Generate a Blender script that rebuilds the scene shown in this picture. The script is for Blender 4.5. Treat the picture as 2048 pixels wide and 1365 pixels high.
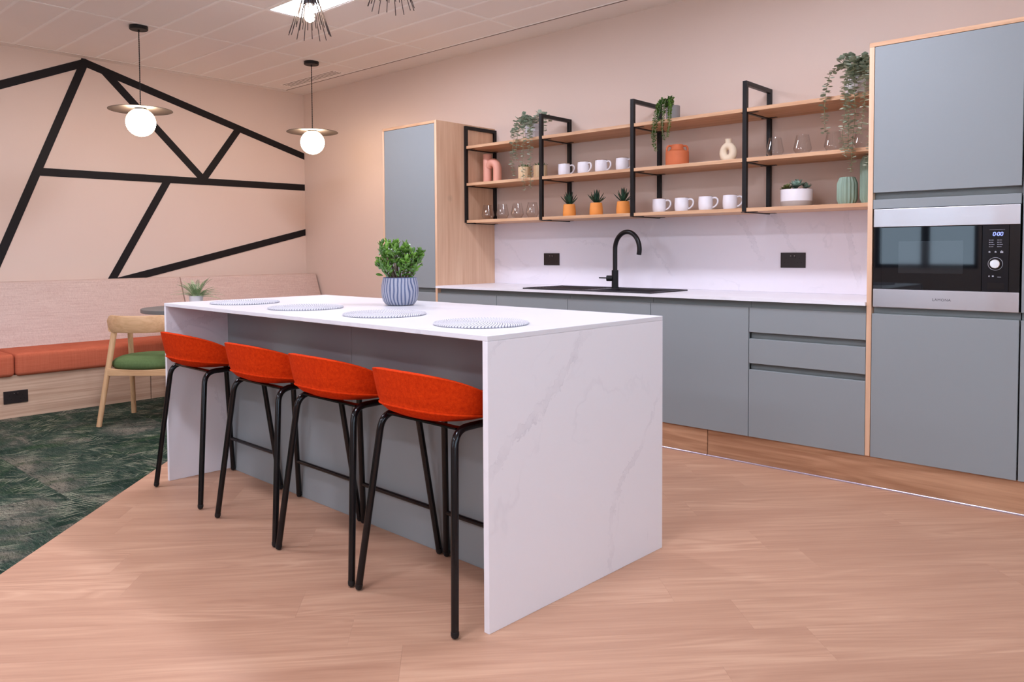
import bpy, bmesh, math, random
from mathutils import Vector, Matrix, noise as mnoise

for _o in list(bpy.data.objects):
    bpy.data.objects.remove(_o)
SC = bpy.context.scene
COL = SC.collection
random.seed(7)
PI = math.pi

# ------------------------------------------------------------------ camera
F_PX, PY = 1552.532, 562.9115
PITCH, ROLL, YAW = .0384, -.0051, -.7403
CAM = Vector((1.2307, -3.9038, 1.1496))
_r = Vector((math.cos(YAW), -math.sin(YAW), 0)); _f = Vector((math.sin(YAW), math.cos(YAW), 0)); _u = Vector((0, 0, 1))
_f2 = _f * math.cos(PITCH) - _u * math.sin(PITCH); _u2 = _u * math.cos(PITCH) + _f * math.sin(PITCH)
_R = _r * math.cos(ROLL) + _u2 * math.sin(ROLL); _U = _u2 * math.cos(ROLL) - _r * math.sin(ROLL)
cam_data = bpy.data.cameras.new('camera'); cam = bpy.data.objects.new('camera', cam_data); COL.objects.link(cam)
cam.matrix_world = Matrix(((_R.x, _U.x, -_f2.x, CAM.x), (_R.y, _U.y, -_f2.y, CAM.y), (_R.z, _U.z, -_f2.z, CAM.z), (0, 0, 0, 1)))
cam_data.sensor_fit = 'HORIZONTAL'; cam_data.sensor_width = 36; cam_data.lens = F_PX / 2048 * 36
cam_data.shift_y = -(682.5 - PY) / 2048
cam_data.clip_start = .05
SC.camera = cam

# ------------------------------------------------------------------ world, exposure
PANEL_STRENGTH = 57.0
PANEL_COLOR = (.76, .80, .97)
GLOBE_STRENGTH = 27.0
GLOBE_COLOR = (1.0, .74, .50)
SKY_STRENGTH = 6.8
EXPOSURE = 0.2
W = bpy.data.worlds.new('daylight'); SC.world = W; W.use_nodes = True
W.node_tree.nodes['Background'].inputs[0].default_value = (.66, .82, 1.0, 1)
W.node_tree.nodes['Background'].inputs[1].default_value = SKY_STRENGTH
SC.view_settings.view_transform = 'Standard'
SC.view_settings.look = 'None'
SC.view_settings.exposure = EXPOSURE
SC.view_settings.gamma = 1
SC.view_settings.use_curve_mapping = False
SC.cycles.use_light_tree = False
SC.cycles.max_bounces = 6
SC.cycles.diffuse_bounces = 4
SC.cycles.glossy_bounces = 3
SC.cycles.transmission_bounces = 6
SC.cycles.caustics_reflective = False
SC.cycles.caustics_refractive = False

# ------------------------------------------------------------------ room size (metres, kitchen door fronts are y = 0)
XL, XR, YW, YF, ZC = -5.822, 3.6, .63, -6.4, 2.779

# ------------------------------------------------------------------ node helper
class NT:
    def __init__(s, name):
        s.m = bpy.data.materials.new(name); s.m.use_nodes = True
        s.t = s.m.node_tree; s.b = s.t.nodes['Principled BSDF']; s.out = s.t.nodes['Material Output']
    def n(s, typ, **kw):
        nd = s.t.nodes.new(typ)
        for k, v in kw.items():
            setattr(nd, k, v)
        return nd
    def l(s, a, b):
        s.t.links.new(a, b)
    def put(s, sock, v):
        if hasattr(v, 'is_linked') or hasattr(v, 'links'):
            s.l(v, sock)
        else:
            if isinstance(v, (tuple, list)) and len(v) == 3 and sock.type == 'RGBA':
                v = (*v, 1)
            sock.default_value = v
    def coord(s, kind='Object'):
        return s.n('ShaderNodeTexCoord').outputs[kind]
    def mapping(s, vec, scale=(1, 1, 1), rot=(0, 0, 0), loc=(0, 0, 0)):
        nd = s.n('ShaderNodeMapping'); s.put(nd.inputs['Vector'], vec); s.put(nd.inputs['Scale'], scale)
        s.put(nd.inputs['Rotation'], rot); s.put(nd.inputs['Location'], loc)
        return nd.outputs[0]
    def noise(s, vec, scale=5, detail=3, rough=.5, dist=0, out='Fac'):
        nd = s.n('ShaderNodeTexNoise'); s.put(nd.inputs['Vector'], vec); nd.inputs['Scale'].default_value = scale
        nd.inputs['Detail'].default_value = detail; nd.inputs['Roughness'].default_value = rough; nd.inputs['Distortion'].default_value = dist
        return nd.outputs[out]
    def math(s, op, a, b=0, c=0, clamp=False):
        nd = s.n('ShaderNodeMath', operation=op, use_clamp=clamp)
        s.put(nd.inputs[0], a); s.put(nd.inputs[1], b); s.put(nd.inputs[2], c)
        return nd.outputs[0]
    def ramp(s, fac, stops, interp='LINEAR'):
        nd = s.n('ShaderNodeValToRGB'); nd.color_ramp.interpolation = interp
        e = nd.color_ramp.elements
        while len(e) < len(stops):
            e.new(.5)
        for el, (p, c) in zip(e, stops):
            el.position = p; el.color = (*c, 1) if len(c) == 3 else c
        s.put(nd.inputs[0], fac)
        return nd.outputs[0]
    def mix(s, fac, a, b, blend='MIX'):
        nd = s.n('ShaderNodeMix', data_type='RGBA', blend_type=blend)
        s.put(nd.inputs[0], fac); s.put(nd.inputs[6], a); s.put(nd.inputs[7], b)
        return nd.outputs[2]
    def sep(s, vec):
        nd = s.n('ShaderNodeSeparateXYZ'); s.put(nd.inputs[0], vec)
        return nd.outputs
    def comb(s, x, y, z):
        nd = s.n('ShaderNodeCombineXYZ'); s.put(nd.inputs[0], x); s.put(nd.inputs[1], y); s.put(nd.inputs[2], z)
        return nd.outputs[0]
    def vadd(s, a, b):
        nd = s.n('ShaderNodeVectorMath', operation='ADD'); s.put(nd.inputs[0], a); s.put(nd.inputs[1], b)
        return nd.outputs[0]
    def objrand(s):
        return s.n('ShaderNodeObjectInfo').outputs['Random']
    def bump(s, h, strength=.2, dist=.002):
        nd = s.n('ShaderNodeBump'); nd.inputs['Strength'].default_value = strength; nd.inputs['Distance'].default_value = dist
        s.put(nd.inputs['Height'], h); s.l(nd.outputs[0], s.b.inputs['Normal'])
    def set(s, color=None, rough=None, metal=None, spec=None, **kw):
        if color is not None: s.put(s.b.inputs['Base Color'], color)
        if rough is not None: s.put(s.b.inputs['Roughness'], rough)
        if metal is not None: s.put(s.b.inputs['Metallic'], metal)
        if spec is not None: s.put(s.b.inputs['Specular IOR Level'], spec)
        for k, v in kw.items():
            s.put(s.b.inputs[k.replace('_', ' ')], v)
        return s.m

def lin(r, g, b):
    f = lambda c: (c / 255 / 12.92) if c / 255 <= .04045 else ((c / 255 + .055) / 1.055) ** 2.4
    return (f(r), f(g), f(b))

def plain(name, c, rough=.5, metal=0, spec=.5, var=.06, vscale=6, bump=0, bscale=200, **kw):
    t = NT(name)
    co = t.coord()
    n = t.noise(co, vscale, 3)
    col = t.mix(n, tuple(min(1, x * (1 - var)) for x in c), tuple(min(1, x * (1 + var)) for x in c))
    t.set(color=col, rough=rough, metal=metal, spec=spec, **kw)
    if bump:
        t.bump(t.noise(co, bscale, 2), bump, .001)
    return t.m

def wood(name, dark, light, grain=(1, 12, 12), rough=.5, contrast=1.0, bumpy=.05, ring=5.0, knots=False):
    t = NT(name)
    co = t.coord(); r = t.objrand()
    co2 = t.vadd(co, t.comb(t.math('MULTIPLY', r, 17.0), t.math('MULTIPLY', r, 9.0), t.math('MULTIPLY', r, 23.0)))
    v = t.mapping(co2, grain)
    big = t.noise(v, 1.1, 2, .5, .6)
    rings = t.math('FRACT', t.math('MULTIPLY', big, ring))
    rings = t.math('ABSOLUTE', t.math('SUBTRACT', rings, .5))
    fine = t.noise(t.mapping(co2, tuple(g * 9 if g > 2 else g * 3 for g in grain)), 1.0, 4, .65)
    mid = t.noise(t.mapping(co2, tuple(g * 2.2 if g > 2 else g for g in grain)), 1.0, 3, .6)
    f = t.math('ADD', t.math('MULTIPLY', rings, .55 * contrast), t.math('MULTIPLY', fine, .55))
    f = t.math('ADD', f, t.math('MULTIPLY', t.math('SUBTRACT', mid, .5), .9 * contrast))
    f = t.math('ADD', f, t.math('MULTIPLY', t.math('SUBTRACT', r, .5), .12))
    col = t.ramp(f, [(.12, dark), (.72, light)])
    if knots:
        k = t.n('ShaderNodeTexVoronoi'); t.put(k.inputs['Vector'], t.mapping(co2, (1.3, 3.5, 3.5))); k.inputs['Scale'].default_value = 1
        km = t.math('SUBTRACT', 1, t.math('MULTIPLY', k.outputs['Distance'], 7.0), clamp=True)
        col = t.mix(t.math('MULTIPLY', km, .55), col, tuple(x * .45 for x in dark))
    t.set(color=col, rough=rough, spec=.4)
    t.bump(fine, bumpy, .001)
    return t.m

M = {}
M['wall'] = plain('wall_paint', (.74, .59, .505), .85, var=.02, vscale=2, spec=.2, bump=.05, bscale=300)
M['ceiling'] = plain('ceiling_white', (.90, .855, .815), .8, var=.015, vscale=3, spec=.2)
M['gap_shade'] = plain('ceiling_painted_gap_shade', (.10, .08, .06), .9, var=.05)  # dark colour stands in for shade inside the ceiling gap and vent slots
M['tee'] = plain('ceiling_tee_white', (.97, .95, .92), .6, var=.01)
M['stripe'] = plain('black_stripe_paint', (.009, .007, .008), .6, var=.1, spec=.25)
M['green'] = plain('sage_lacquer', (.262, .283, .290), .55, var=.02, vscale=2, spec=.28)
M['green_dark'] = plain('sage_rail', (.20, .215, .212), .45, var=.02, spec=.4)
M['carcass'] = plain('cabinet_carcass', (.09, .10, .095), .7)
M['oak_v'] = wood('oak_vertical', lin(206, 160, 128), lin(234, 198, 166), (7, 7, .7), .5, .7, ring=3.5, knots=True)
M['oak_h'] = wood('oak_horizontal', lin(188, 140, 103), lin(226, 184, 147), (.9, 12, 12), .5, .7)
M['oak_y'] = wood('oak_crosswise', lin(188, 140, 103), lin(226, 184, 147), (12, .9, 12), .5, .7)
M['plinth'] = wood('oak_plinth', lin(152, 106, 76), lin(204, 158, 123), (.8, 8, 8), .5, .9, ring=5, knots=True)
M['bench_oak'] = wood('bench_oak', lin(176, 138, 112), lin(216, 182, 155), (7, .5, 16), .55, .8)
M['chair_wood'] = wood('chair_oak_lengthwise', lin(196, 150, 106), lin(230, 190, 146), (1.6, 15, 15), .45, .6)
M['chair_wood_z'] = wood('chair_oak_upright', lin(196, 150, 106), lin(230, 190, 146), (15, 15, 1.6), .45, .6)
M['black'] = plain('black_powder_coat', (.008, .0065, .007), .35, var=.1, spec=.28)
M['black_gloss'] = plain('black_tube_lacquer', (.005, .004, .0045), .16, var=.1, spec=.32)
M['black_matt'] = plain('black_matt', (.010, .009, .0095), .5, var=.1, spec=.3)
M['sink'] = plain('black_granite_composite', (.018, .014, .018), .42, var=.35, vscale=400, bump=.1, bscale=700)
M['switch'] = plain('dark_bronze_plate', (.030, .022, .021), .35, metal=.4, var=.1)
M['hole'] = plain('pin_hole_black', (.004, .004, .004), .8)
M['chrome'] = plain('bright_metal', (.75, .72, .74), .18, metal=1, var=.02)
M['alu'] = plain('aluminium_strip', (.62, .58, .72), .25, metal=.6, var=.02)
M['white_ceramic'] = plain('white_ceramic', (.80, .76, .79), .25, var=.03, vscale=30, spec=.5)
M['mug_rim'] = plain('mug_brown_rim', (.30, .17, .10), .4, var=.3, vscale=80)
M['grey_ceramic'] = plain('grey_ceramic', (.25, .225, .215), .6, var=.08, vscale=40)
M['taupe'] = plain('taupe_glaze', (.40, .335, .30), .6, var=.05)
M['pink'] = plain('pink_matt_ceramic', lin(226, 160, 138), .55, var=.04)
M['cream'] = plain('cream_matt_ceramic', lin(228, 208, 180), .6, var=.04)
M['terracotta'] = plain('terracotta', lin(202, 106, 62), .7, var=.08, vscale=20, bump=.1, bscale=120)
M['orange_pot'] = plain('orange_terracotta_pot', lin(232, 146, 66), .65, var=.06, vscale=25, bump=.1, bscale=120)
M['green_vase'] = plain('celadon_matt', lin(142, 166, 148), .6, var=.04)
M['pot_wood'] = wood('pale_pot_wood', lin(196, 160, 120), lin(232, 204, 164), (30, 30, 2), .6, .9)
M['soil'] = plain('soil', (.03, .02, .014), .95, var=.4, vscale=60, bump=.6, bscale=120)
M['bark'] = plain('succulent_bark', (.17, .115, .075), .8, var=.3, vscale=60)
M['stem'] = plain('thin_green_stem', lin(120, 130, 90), .6, var=.15)
M['cord'] = plain('twisted_black_cord', (.013, .011, .010), .8)
M['socket_grey'] = plain('lamp_holder_grey', (.10, .09, .10), .4, metal=.6)
M['rod'] = plain('dark_bronze_rod', (.05, .035, .033), .35, metal=.7)
M['table_top'] = plain('grey_laminate', (.17, .17, .165), .45, var=.04)
M['window_frame'] = plain('dark_window_frame', (.035, .035, .04), .5)
M['plaster_edge'] = plain('ceiling_margin_white', (.85, .80, .76), .8, var=.01)

def leaf_mat(name, c1, c2, rough=.35, spec=.5, scale=40, trans=0):
    t = NT(name)
    r = t.objrand(); n = t.noise(t.coord(), scale, 2)
    f = t.math('ADD', t.math('MULTIPLY', r, .6), t.math('MULTIPLY', n, .5))
    return t.set(color=t.ramp(f, [(.1, c1), (.9, c2)]), rough=rough, spec=spec)
M['jade'] = leaf_mat('jade_leaf', lin(46, 84, 30), lin(120, 164, 62), .25, .6)
M['euca'] = leaf_mat('eucalyptus_leaf', lin(130, 152, 128), lin(206, 214, 196), .55, .3, 90)
M['euca2'] = leaf_mat('eucalyptus_leaf_dark', lin(116, 132, 108), lin(196, 202, 180), .55, .3, 90)
M['trailing'] = leaf_mat('trailing_green_leaf', lin(34, 84, 34), lin(112, 152, 66), .5, .3, 90)
M['aloe'] = leaf_mat('aloe_leaf', lin(18, 46, 34), lin(44, 78, 58), .45, .4)
M['rosette'] = leaf_mat('blue_green_succulent_leaf', lin(72, 108, 92), lin(168, 192, 176), .45, .4)
M['rosette2'] = leaf_mat('brown_green_succulent_leaf', lin(66, 72, 34), lin(118, 122, 66), .45, .4)
M['fern'] = leaf_mat('fern_leaf', lin(92, 128, 88), lin(176, 198, 150), .55, .3, 60)
M['tuft'] = leaf_mat('small_tuft_leaf', lin(24, 62, 26), lin(78, 122, 52), .5, .3)

def emit(name, c, s):
    t = NT(name)
    e = t.n('ShaderNodeEmission'); e.inputs[0].default_value = (*c, 1); e.inputs[1].default_value = s
    t.l(e.outputs[0], t.out.inputs[0])
    return t.m
M['panel'] = emit('light_panel_diffuser', PANEL_COLOR, PANEL_STRENGTH)
M['globe'] = emit('opal_globe_lit', GLOBE_COLOR, GLOBE_STRENGTH)
M['bulb'] = emit('bulb_lit', (1.0, .80, .62), 26)
M['led'] = emit('blue_led', (.25, .30, 1.0), 3.2)
M['print'] = plain('printed_grey_mark', (.42, .42, .46), .6)
M['logo'] = plain('logo_dark_print', (.05, .05, .055), .5)

# glass for the tumblers
def glass():
    t = NT('clear_glass')
    tr = t.n('ShaderNodeBsdfTransparent'); gl = t.n('ShaderNodeBsdfGlossy'); gl.inputs['Roughness'].default_value = .015
    tr.inputs[0].default_value = (.985, .985, .985, 1)
    lw = t.n('ShaderNodeLayerWeight'); lw.inputs[0].default_value = .5
    mx = t.n('ShaderNodeMixShader')
    t.l(t.math('ADD', t.math('MULTIPLY', t.math('POWER', lw.outputs[1], 3.0), .62), .06), mx.inputs[0])
    t.l(tr.outputs[0], mx.inputs[1]); t.l(gl.outputs[0], mx.inputs[2]); t.l(mx.outputs[0], t.out.inputs[0])
    return t.m
M['glass'] = glass()

def thin_glass():
    t = NT('window_glass')
    tr = t.n('ShaderNodeBsdfTransparent'); gl = t.n('ShaderNodeBsdfGlossy'); gl.inputs['Roughness'].default_value = .02
    tr.inputs[0].default_value = (.94, .97, .98, 1)
    mx = t.n('ShaderNodeMixShader'); mx.inputs[0].default_value = .06
    t.l(tr.outputs[0], mx.inputs[1]); t.l(gl.outputs[0], mx.inputs[2]); t.l(mx.outputs[0], t.out.inputs[0])
    return t.m
M['window_glass'] = thin_glass()

def brushed():
    t = NT('brushed_stainless')
    co = t.coord(); n = t.noise(t.mapping(co, (3, 3, 900)), 1, 2)
    wav = t.noise(t.mapping(co, (7, 7, .6)), 1, 1)
    t.set(color=(.46, .43, .44), metal=1, rough=t.math('ADD', .26, t.math('MULTIPLY', n, .12)))
    t.bump(t.math('ADD', t.math('MULTIPLY', n, .03), t.math('MULTIPLY', wav, 2.2)), .35, .004)
    return t.m
M['steel'] = brushed()
M['oven_glass'] = plain('black_oven_glass', (.003, .0035, .005), .03, var=.05, spec=.38)
M['oven_glass_control'] = plain('black_control_glass', (.004, .005, .008), .06, var=.05, spec=.3)
M['oven_window'] = plain('oven_window_mesh', (.012, .013, .015), .04, var=.05, spec=.42)

def stainless_disc():
    t = NT('pendant_shade_metal')
    t.set(color=(.055, .042, .038), metal=.6, rough=.5)
    return t.m
M['shade'] = stainless_disc()

def felt():
    t = NT('orange_felt')
    co = t.coord()
    a = t.noise(co, 90, 4, .6); b = t.noise(co, 420, 2, .6)
    f = t.math('ADD', t.math('MULTIPLY', a, .6), t.math('MULTIPLY', b, .4))
    col = t.ramp(f, [(.30, (.42, .018, .0016)), (.70, (.67, .050, .0042))])
    t.set(color=col, rough=.95, spec=.08)
    t.bump(b, .35, .002)
    return t.m
M['felt'] = felt()

def weave(name, c1, c2, axes='yz', scale=330, streak=.5, rough=.9, contrast=1.0):
    t = NT(name)
    co = t.coord()
    h = t.noise(t.mapping(co, (18, 18, 900)), 1, 2, .6)
    v = t.noise(t.mapping(co, (900, 900, 14)), 1, 2, .6)
    v2 = t.noise(t.mapping(co, (160, 160, 3)), 1, 2, .6)
    h2 = t.noise(t.mapping(co, (4, 4, 160)), 1, 2, .6)
    f = t.math('ADD', t.math('ADD', t.math('MULTIPLY', h, .25), t.math('MULTIPLY', v, .25)), t.math('ADD', t.math('MULTIPLY', v2, .25), t.math('MULTIPLY', h2, .25)))
    t.set(color=t.ramp(f, [(.5 - .14 / contrast, c1), (.5 + .14 / contrast, c2)]), rough=rough, spec=.15)
    t.bump(t.math('ADD', h, v), .25, .001)
    return t.m
M['linen'] = weave('beige_linen_upholstery', lin(186, 156, 145), lin(222, 200, 188))
M['coral'] = weave('coral_wool_upholstery', lin(174, 84, 58), lin(204, 112, 82), contrast=.8)
M['seat_green'] = weave('green_wool_upholstery', lin(72, 92, 54), lin(104, 124, 78), contrast=.7)

def quartz(name, veins=(), faint=.5, scale=1.0, seed=0.0, base=(.83, .80, .83)):
    """white quartz; veins: list of ((u0,v0),(u1,v1),width,axis) in object space on axis pair"""
    t = NT(name)
    co = t.coord(); s = t.sep(co)
    n1 = t.noise(co, 2.4, 4, .6); n2 = t.noise(co, 17, 3, .65); n3 = t.noise(co, 70, 2, .6)
    mask = None
    for (p, q, w, ax) in veins:
        U = s['XYZ'.index(ax[0])]; V = s['XYZ'.index(ax[1])]
        dx, dy = q[0] - p[0], q[1] - p[1]; L = math.hypot(dx, dy); dx /= L; dy /= L
        d = t.math('SUBTRACT', t.math('MULTIPLY', t.math('SUBTRACT', U, p[0]), -dy), t.math('MULTIPLY', t.math('SUBTRACT', V, p[1]), -dx))
        a = t.math('ADD', t.math('MULTIPLY', t.math('SUBTRACT', U, p[0]), dx), t.math('MULTIPLY', t.math('SUBTRACT', V, p[1]), dy))
        wob = t.math('ADD', t.math('ADD', t.math('MULTIPLY', t.math('SUBTRACT', n1, .5), .10), t.math('MULTIPLY', t.math('SUBTRACT', n2, .5), .085)), t.math('MULTIPLY', t.math('SUBTRACT', n3, .5), .030))
        d = t.math('ABSOLUTE', t.math('ADD', d, wob))
        dn = t.math('DIVIDE', d, w * .8)
        body = t.math('MULTIPLY', t.math('SUBTRACT', 1, dn), 3, clamp=True)
        rimv = t.math('SUBTRACT', 1, t.math('MULTIPLY', t.math('ABSOLUTE', t.math('SUBTRACT', dn, .82)), 4.5), clamp=True)
        m = t.math('ADD', t.math('MULTIPLY', body, .42), t.math('MULTIPLY', rimv, .6))
        lim = t.math('MULTIPLY', t.math('MULTIPLY', t.math('ADD', a, .03), 18, clamp=True), t.math('MULTIPLY', t.math('SUBTRACT', L + .03, a), 18, clamp=True))
        m = t.math('MULTIPLY', m, lim)
        brk = t.noise(co, 9, 3, .7)
        m = t.math('MULTIPLY', m, t.math('MULTIPLY', t.math('SUBTRACT', brk, .30), 3.4, clamp=True))
        mask = m if mask is None else t.math('MAXIMUM', mask, m)
    # faint random veins
    cv = t.mapping(co, (scale, scale, scale), (.5, .4, .7), (seed, seed * 1.7, seed * .6))
    g = t.noise(cv, 1.25, 5, .55, .9)
    line = t.math('SUBTRACT', 1, t.math('DIVIDE', t.math('ABSOLUTE', t.math('SUBTRACT', g, .5)), .011), clamp=True)
    gate = t.math('MULTIPLY', t.math('SUBTRACT', t.noise(cv, 2.2, 2), .5), 6, clamp=True)
    line = t.math('MULTIPLY', t.math('MULTIPLY', line, gate), faint)
    # short dark ticks
    cv2 = t.mapping(co, (10, 10, 3.2), (.25, .35, .5))
    vo = t.n('ShaderNodeTexVoronoi'); t.put(vo.inputs['Vector'], cv2); vo.inputs['Scale'].default_value = 1.0
    tick = t.math('SUBTRACT', 1, t.math('MULTIPLY', vo.outputs['Distance'], 13), clamp=True)
    tick = t.math('MULTIPLY', tick, t.math('GREATER_THAN', t.noise(co, 60, 2), .5))
    tick = t.math('MULTIPLY', tick, t.math('GREATER_THAN', t.sep(vo.outputs['Color'])[0], .62))
    tot = t.math('MAXIMUM', line, t.math('MULTIPLY', tick, .45))
    if mask is not None:
        tot = t.math('MAXIMUM', tot, t.math('MULTIPLY', mask, .62))
    col = t.mix(t.math('MULTIPLY', tot, .7), base, (.50, .475, .52))
    t.set(color=col, rough=.32, spec=.45)
    return t.m
# ------------------------------------------------------------------ mesh helpers
class MB:
    def __init__(s):
        s.v = []; s.f = []; s.mi = []; s.cur = 0
    def add(s, vs, fs):
        k = len(s.v); s.v += [tuple(p) for p in vs]; s.f += [tuple(i + k for i in q) for q in fs]; s.mi += [s.cur] * len(fs)
        return s
    def box(s, x0, x1, y0, y1, z0, z1):
        return s.add([(x0, y0, z0), (x1, y0, z0), (x1, y1, z0), (x0, y1, z0), (x0, y0, z1), (x1, y0, z1), (x1, y1, z1), (x0, y1, z1)],
                     [(0, 3, 2, 1), (4, 5, 6, 7), (0, 1, 5, 4), (1, 2, 6, 5), (2, 3, 7, 6), (3, 0, 4, 7)])
    def prism(s, poly, z0, z1):
        n = len(poly)
        vs = [(x, y, z0) for x, y in poly] + [(x, y, z1) for x, y in poly]
        fs = [tuple(range(n - 1, -1, -1)), tuple(range(n, 2 * n))] + [(i, (i + 1) % n, n + (i + 1) % n, n + i) for i in range(n)]
        return s.add(vs, fs)
    def prism_ax(s, poly, a0, a1, ax):
        """poly in the plane across axis ax: ax 'x' -> (y,z); 'y' -> (x,z)"""
        n = len(poly)
        P = (lambda p, a: (a, p[0], p[1])) if ax == 'x' else (lambda p, a: (p[0], a, p[1]))
        vs = [P(p, a0) for p in poly] + [P(p, a1) for p in poly]
        fs = [tuple(range(n)), tuple(range(2 * n - 1, n - 1, -1))] + [(i, n + i, n + (i + 1) % n, (i + 1) % n) for i in range(n)]
        return s.add(vs, fs)
    def tube(s, path, r, n=10, caps=True, closed=False, round_end=False):
        path = [Vector(p) for p in path]
        rs = r if isinstance(r, (list, tuple)) else [r] * len(path)
        rs = list(rs)
        if round_end:
            d = (path[0] - path[1]).normalized(); r0 = rs[0]
            path = [path[0] + d * r0 * .9, path[0] + d * r0 * .65] + path; rs = [r0 * .35, r0 * .75] + rs
        N = len(path)
        tang = []
        for i in range(N):
            a = path[(i - 1) % N] if (closed or i > 0) else path[i]
            b = path[(i + 1) % N] if (closed or i < N - 1) else path[i]
            tang.append((b - a).normalized())
        t0 = tang[0]
        ref = Vector((0, 0, 1)) if abs(t0.z) < .9 else Vector((1, 0, 0))
        u = (ref - t0 * ref.dot(t0)).normalized()
        vs = []
        for i in range(N):
            t = tang[i]
            u = (u - t * u.dot(t)).normalized(); w = t.cross(u)
            for k in range(n):
                a = 2 * PI * k / n
                vs.append(path[i] + (u * math.cos(a) + w * math.sin(a)) * rs[i])
        fs = []
        for i in range(N if closed else N - 1):
            j = (i + 1) % N
            for k in range(n):
                l = (k + 1) % n
                fs.append((i * n + k, i * n + l, j * n + l, j * n + k))
        if caps and not closed:
            fs.append(tuple(range(n - 1, -1, -1))); fs.append(tuple((N - 1) * n + k for k in range(n)))
        return s.add(vs, fs)
    def lathe(s, prof, c=(0, 0, 0), n=32, mod=None):
        """prof: (r,z) list bottom to top; r=0 makes a pole"""
        vs = []; fs = []; idx = []
        for (r, z) in prof:
            if r < 1e-6:
                vs.append((c[0], c[1], c[2] + z)); idx.append([len(vs) - 1])
            else:
                row = []
                for k in range(n):
                    a = 2 * PI * k / n; rr = r * (mod(a, z) if mod else 1)
                    vs.append((c[0] + rr * math.cos(a), c[1] + rr * math.sin(a), c[2] + z)); row.append(len(vs) - 1)
                idx.append(row)
        for A, B in zip(idx, idx[1:]):
            if len(A) == 1 and len(B) == 1:
                continue
            for k in range(n):
                l = (k + 1) % n
                if len(A) == 1: fs.append((A[0], B[l], B[k]))
                elif len(B) == 1: fs.append((A[k], A[l], B[0]))
                else: fs.append((A[k], A[l], B[l], B[k]))
        return s.add(vs, fs)
    def xform(s, m, start=0):
        s.v[start:] = [tuple(m @ Vector(p)) for p in s.v[start:]]
        return s
    def mesh(s, name, mats, bevel=0, seg=2, smooth=True, angle=35, org=(0, 0, 0), recalc=True):
        me = bpy.data.meshes.new(name)
        me.from_pydata([(a - org[0], b - org[1], c - org[2]) for a, b, c in s.v], [], s.f)
        mats = mats if isinstance(mats, (list, tuple)) else [mats]
        for m in mats: me.materials.append(M[m] if isinstance(m, str) else m)
        for p, i in zip(me.polygons, s.mi): p.material_index = i
        bm = bmesh.new(); bm.from_mesh(me)
        if recalc: bmesh.ops.recalc_face_normals(bm, faces=bm.faces)
        if bevel:
            es = [e for e in bm.edges if len(e.link_faces) == 2 and e.calc_face_angle(0) > .5]
            bmesh.ops.bevel(bm, geom=es, offset=bevel, segments=seg, profile=.5, affect='EDGES', clamp_overlap=True)
        bm.to_mesh(me); bm.free()
        if bevel and bevel < .006 and angle <= 35: smooth = False
        if smooth:
            me.polygons.foreach_set('use_smooth', [True] * len(me.polygons))
            me.set_sharp_from_angle(angle=math.radians(angle))
        me.update()
        return me

ORG = {}
def link(name, me, parent=None):
    o = bpy.data.objects.new(name, me); COL.objects.link(o)
    if parent: o.parent = parent
    return o
def part(name, mb, mat, parent, **kw):
    root = parent
    while root.parent: root = root.parent
    return link(name, mb.mesh(name, mat, org=ORG.get(root.name, (0, 0, 0)), **kw), parent)
def tag(o, label=None, cat=None, group=None, kind=None):
    if label: o['label'] = label
    if cat: o['category'] = cat
    if group: o['group'] = group
    if kind: o['kind'] = kind
    return o
def thing(name, label, cat, base=(0, 0, 0), group=None, kind=None):
    """an Empty at the thing's base; parts given in world coordinates are stored relative to it"""
    o = link(name, None); o.location = base; o.empty_display_size = .05
    ORG[o.name] = tuple(base)
    return tag(o, label, cat, group, kind)
def single(name, mb, mat, label, cat, base=(0, 0, 0), group=None, kind=None, **kw):
    o = link(name, mb.mesh(name, mat, org=base, **kw)); o.location = base; ORG[o.name] = tuple(base)
    return tag(o, label, cat, group, kind)
def dup(root, loc, rotz=0, label=None, group=None):
    def cp(o, par):
        c = o.copy(); COL.objects.link(c); c.parent = par
        for ch in list(o.children): cp(ch, c)
        return c
    r = cp(root, None); r.location = loc; r.rotation_euler = (0, 0, rotz)
    if label: r['label'] = label
    if group: r['group'] = group
    return r
def text(name, s, size, loc, rot, mat, parent, extrude=.0003, align='CENTER'):
    cu = bpy.data.curves.new(name, 'FONT'); cu.body = s; cu.size = size; cu.extrude = extrude
    cu.align_x = align; cu.align_y = 'CENTER'; cu.space_character = 1.15
    tmp = bpy.data.objects.new('tmp_text', cu); COL.objects.link(tmp)
    dg = bpy.context.evaluated_depsgraph_get(); me = bpy.data.meshes.new_from_object(tmp.evaluated_get(dg))
    bpy.data.objects.remove(tmp)
    me.name = name; me.materials.clear(); me.materials.append(M[mat])
    o = link(name, me, parent)
    root = parent
    while root.parent: root = root.parent
    og = ORG.get(root.name, (0, 0, 0))
    o.location = [a - b for a, b in zip(loc, og)]; o.rotation_euler = rot
    return o
def clip(poly, a, b, c):
    """keep the side a*x+b*y<=c of a convex polygon"""
    out = []
    for i in range(len(poly)):
        p, q = poly[i], poly[(i + 1) % len(poly)]
        dp, dq = a * p[0] + b * p[1] - c, a * q[0] + b * q[1] - c
        if dp <= 0: out.append(p)
        if dp * dq < 0:
            k = dp / (dp - dq); out.append((p[0] + (q[0] - p[0]) * k, p[1] + (q[1] - p[1]) * k))
    return out
def area(poly):
    return abs(sum(p[0] * q[1] - q[0] * p[1] for p, q in zip(poly, poly[1:] + poly[:1]))) / 2
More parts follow.
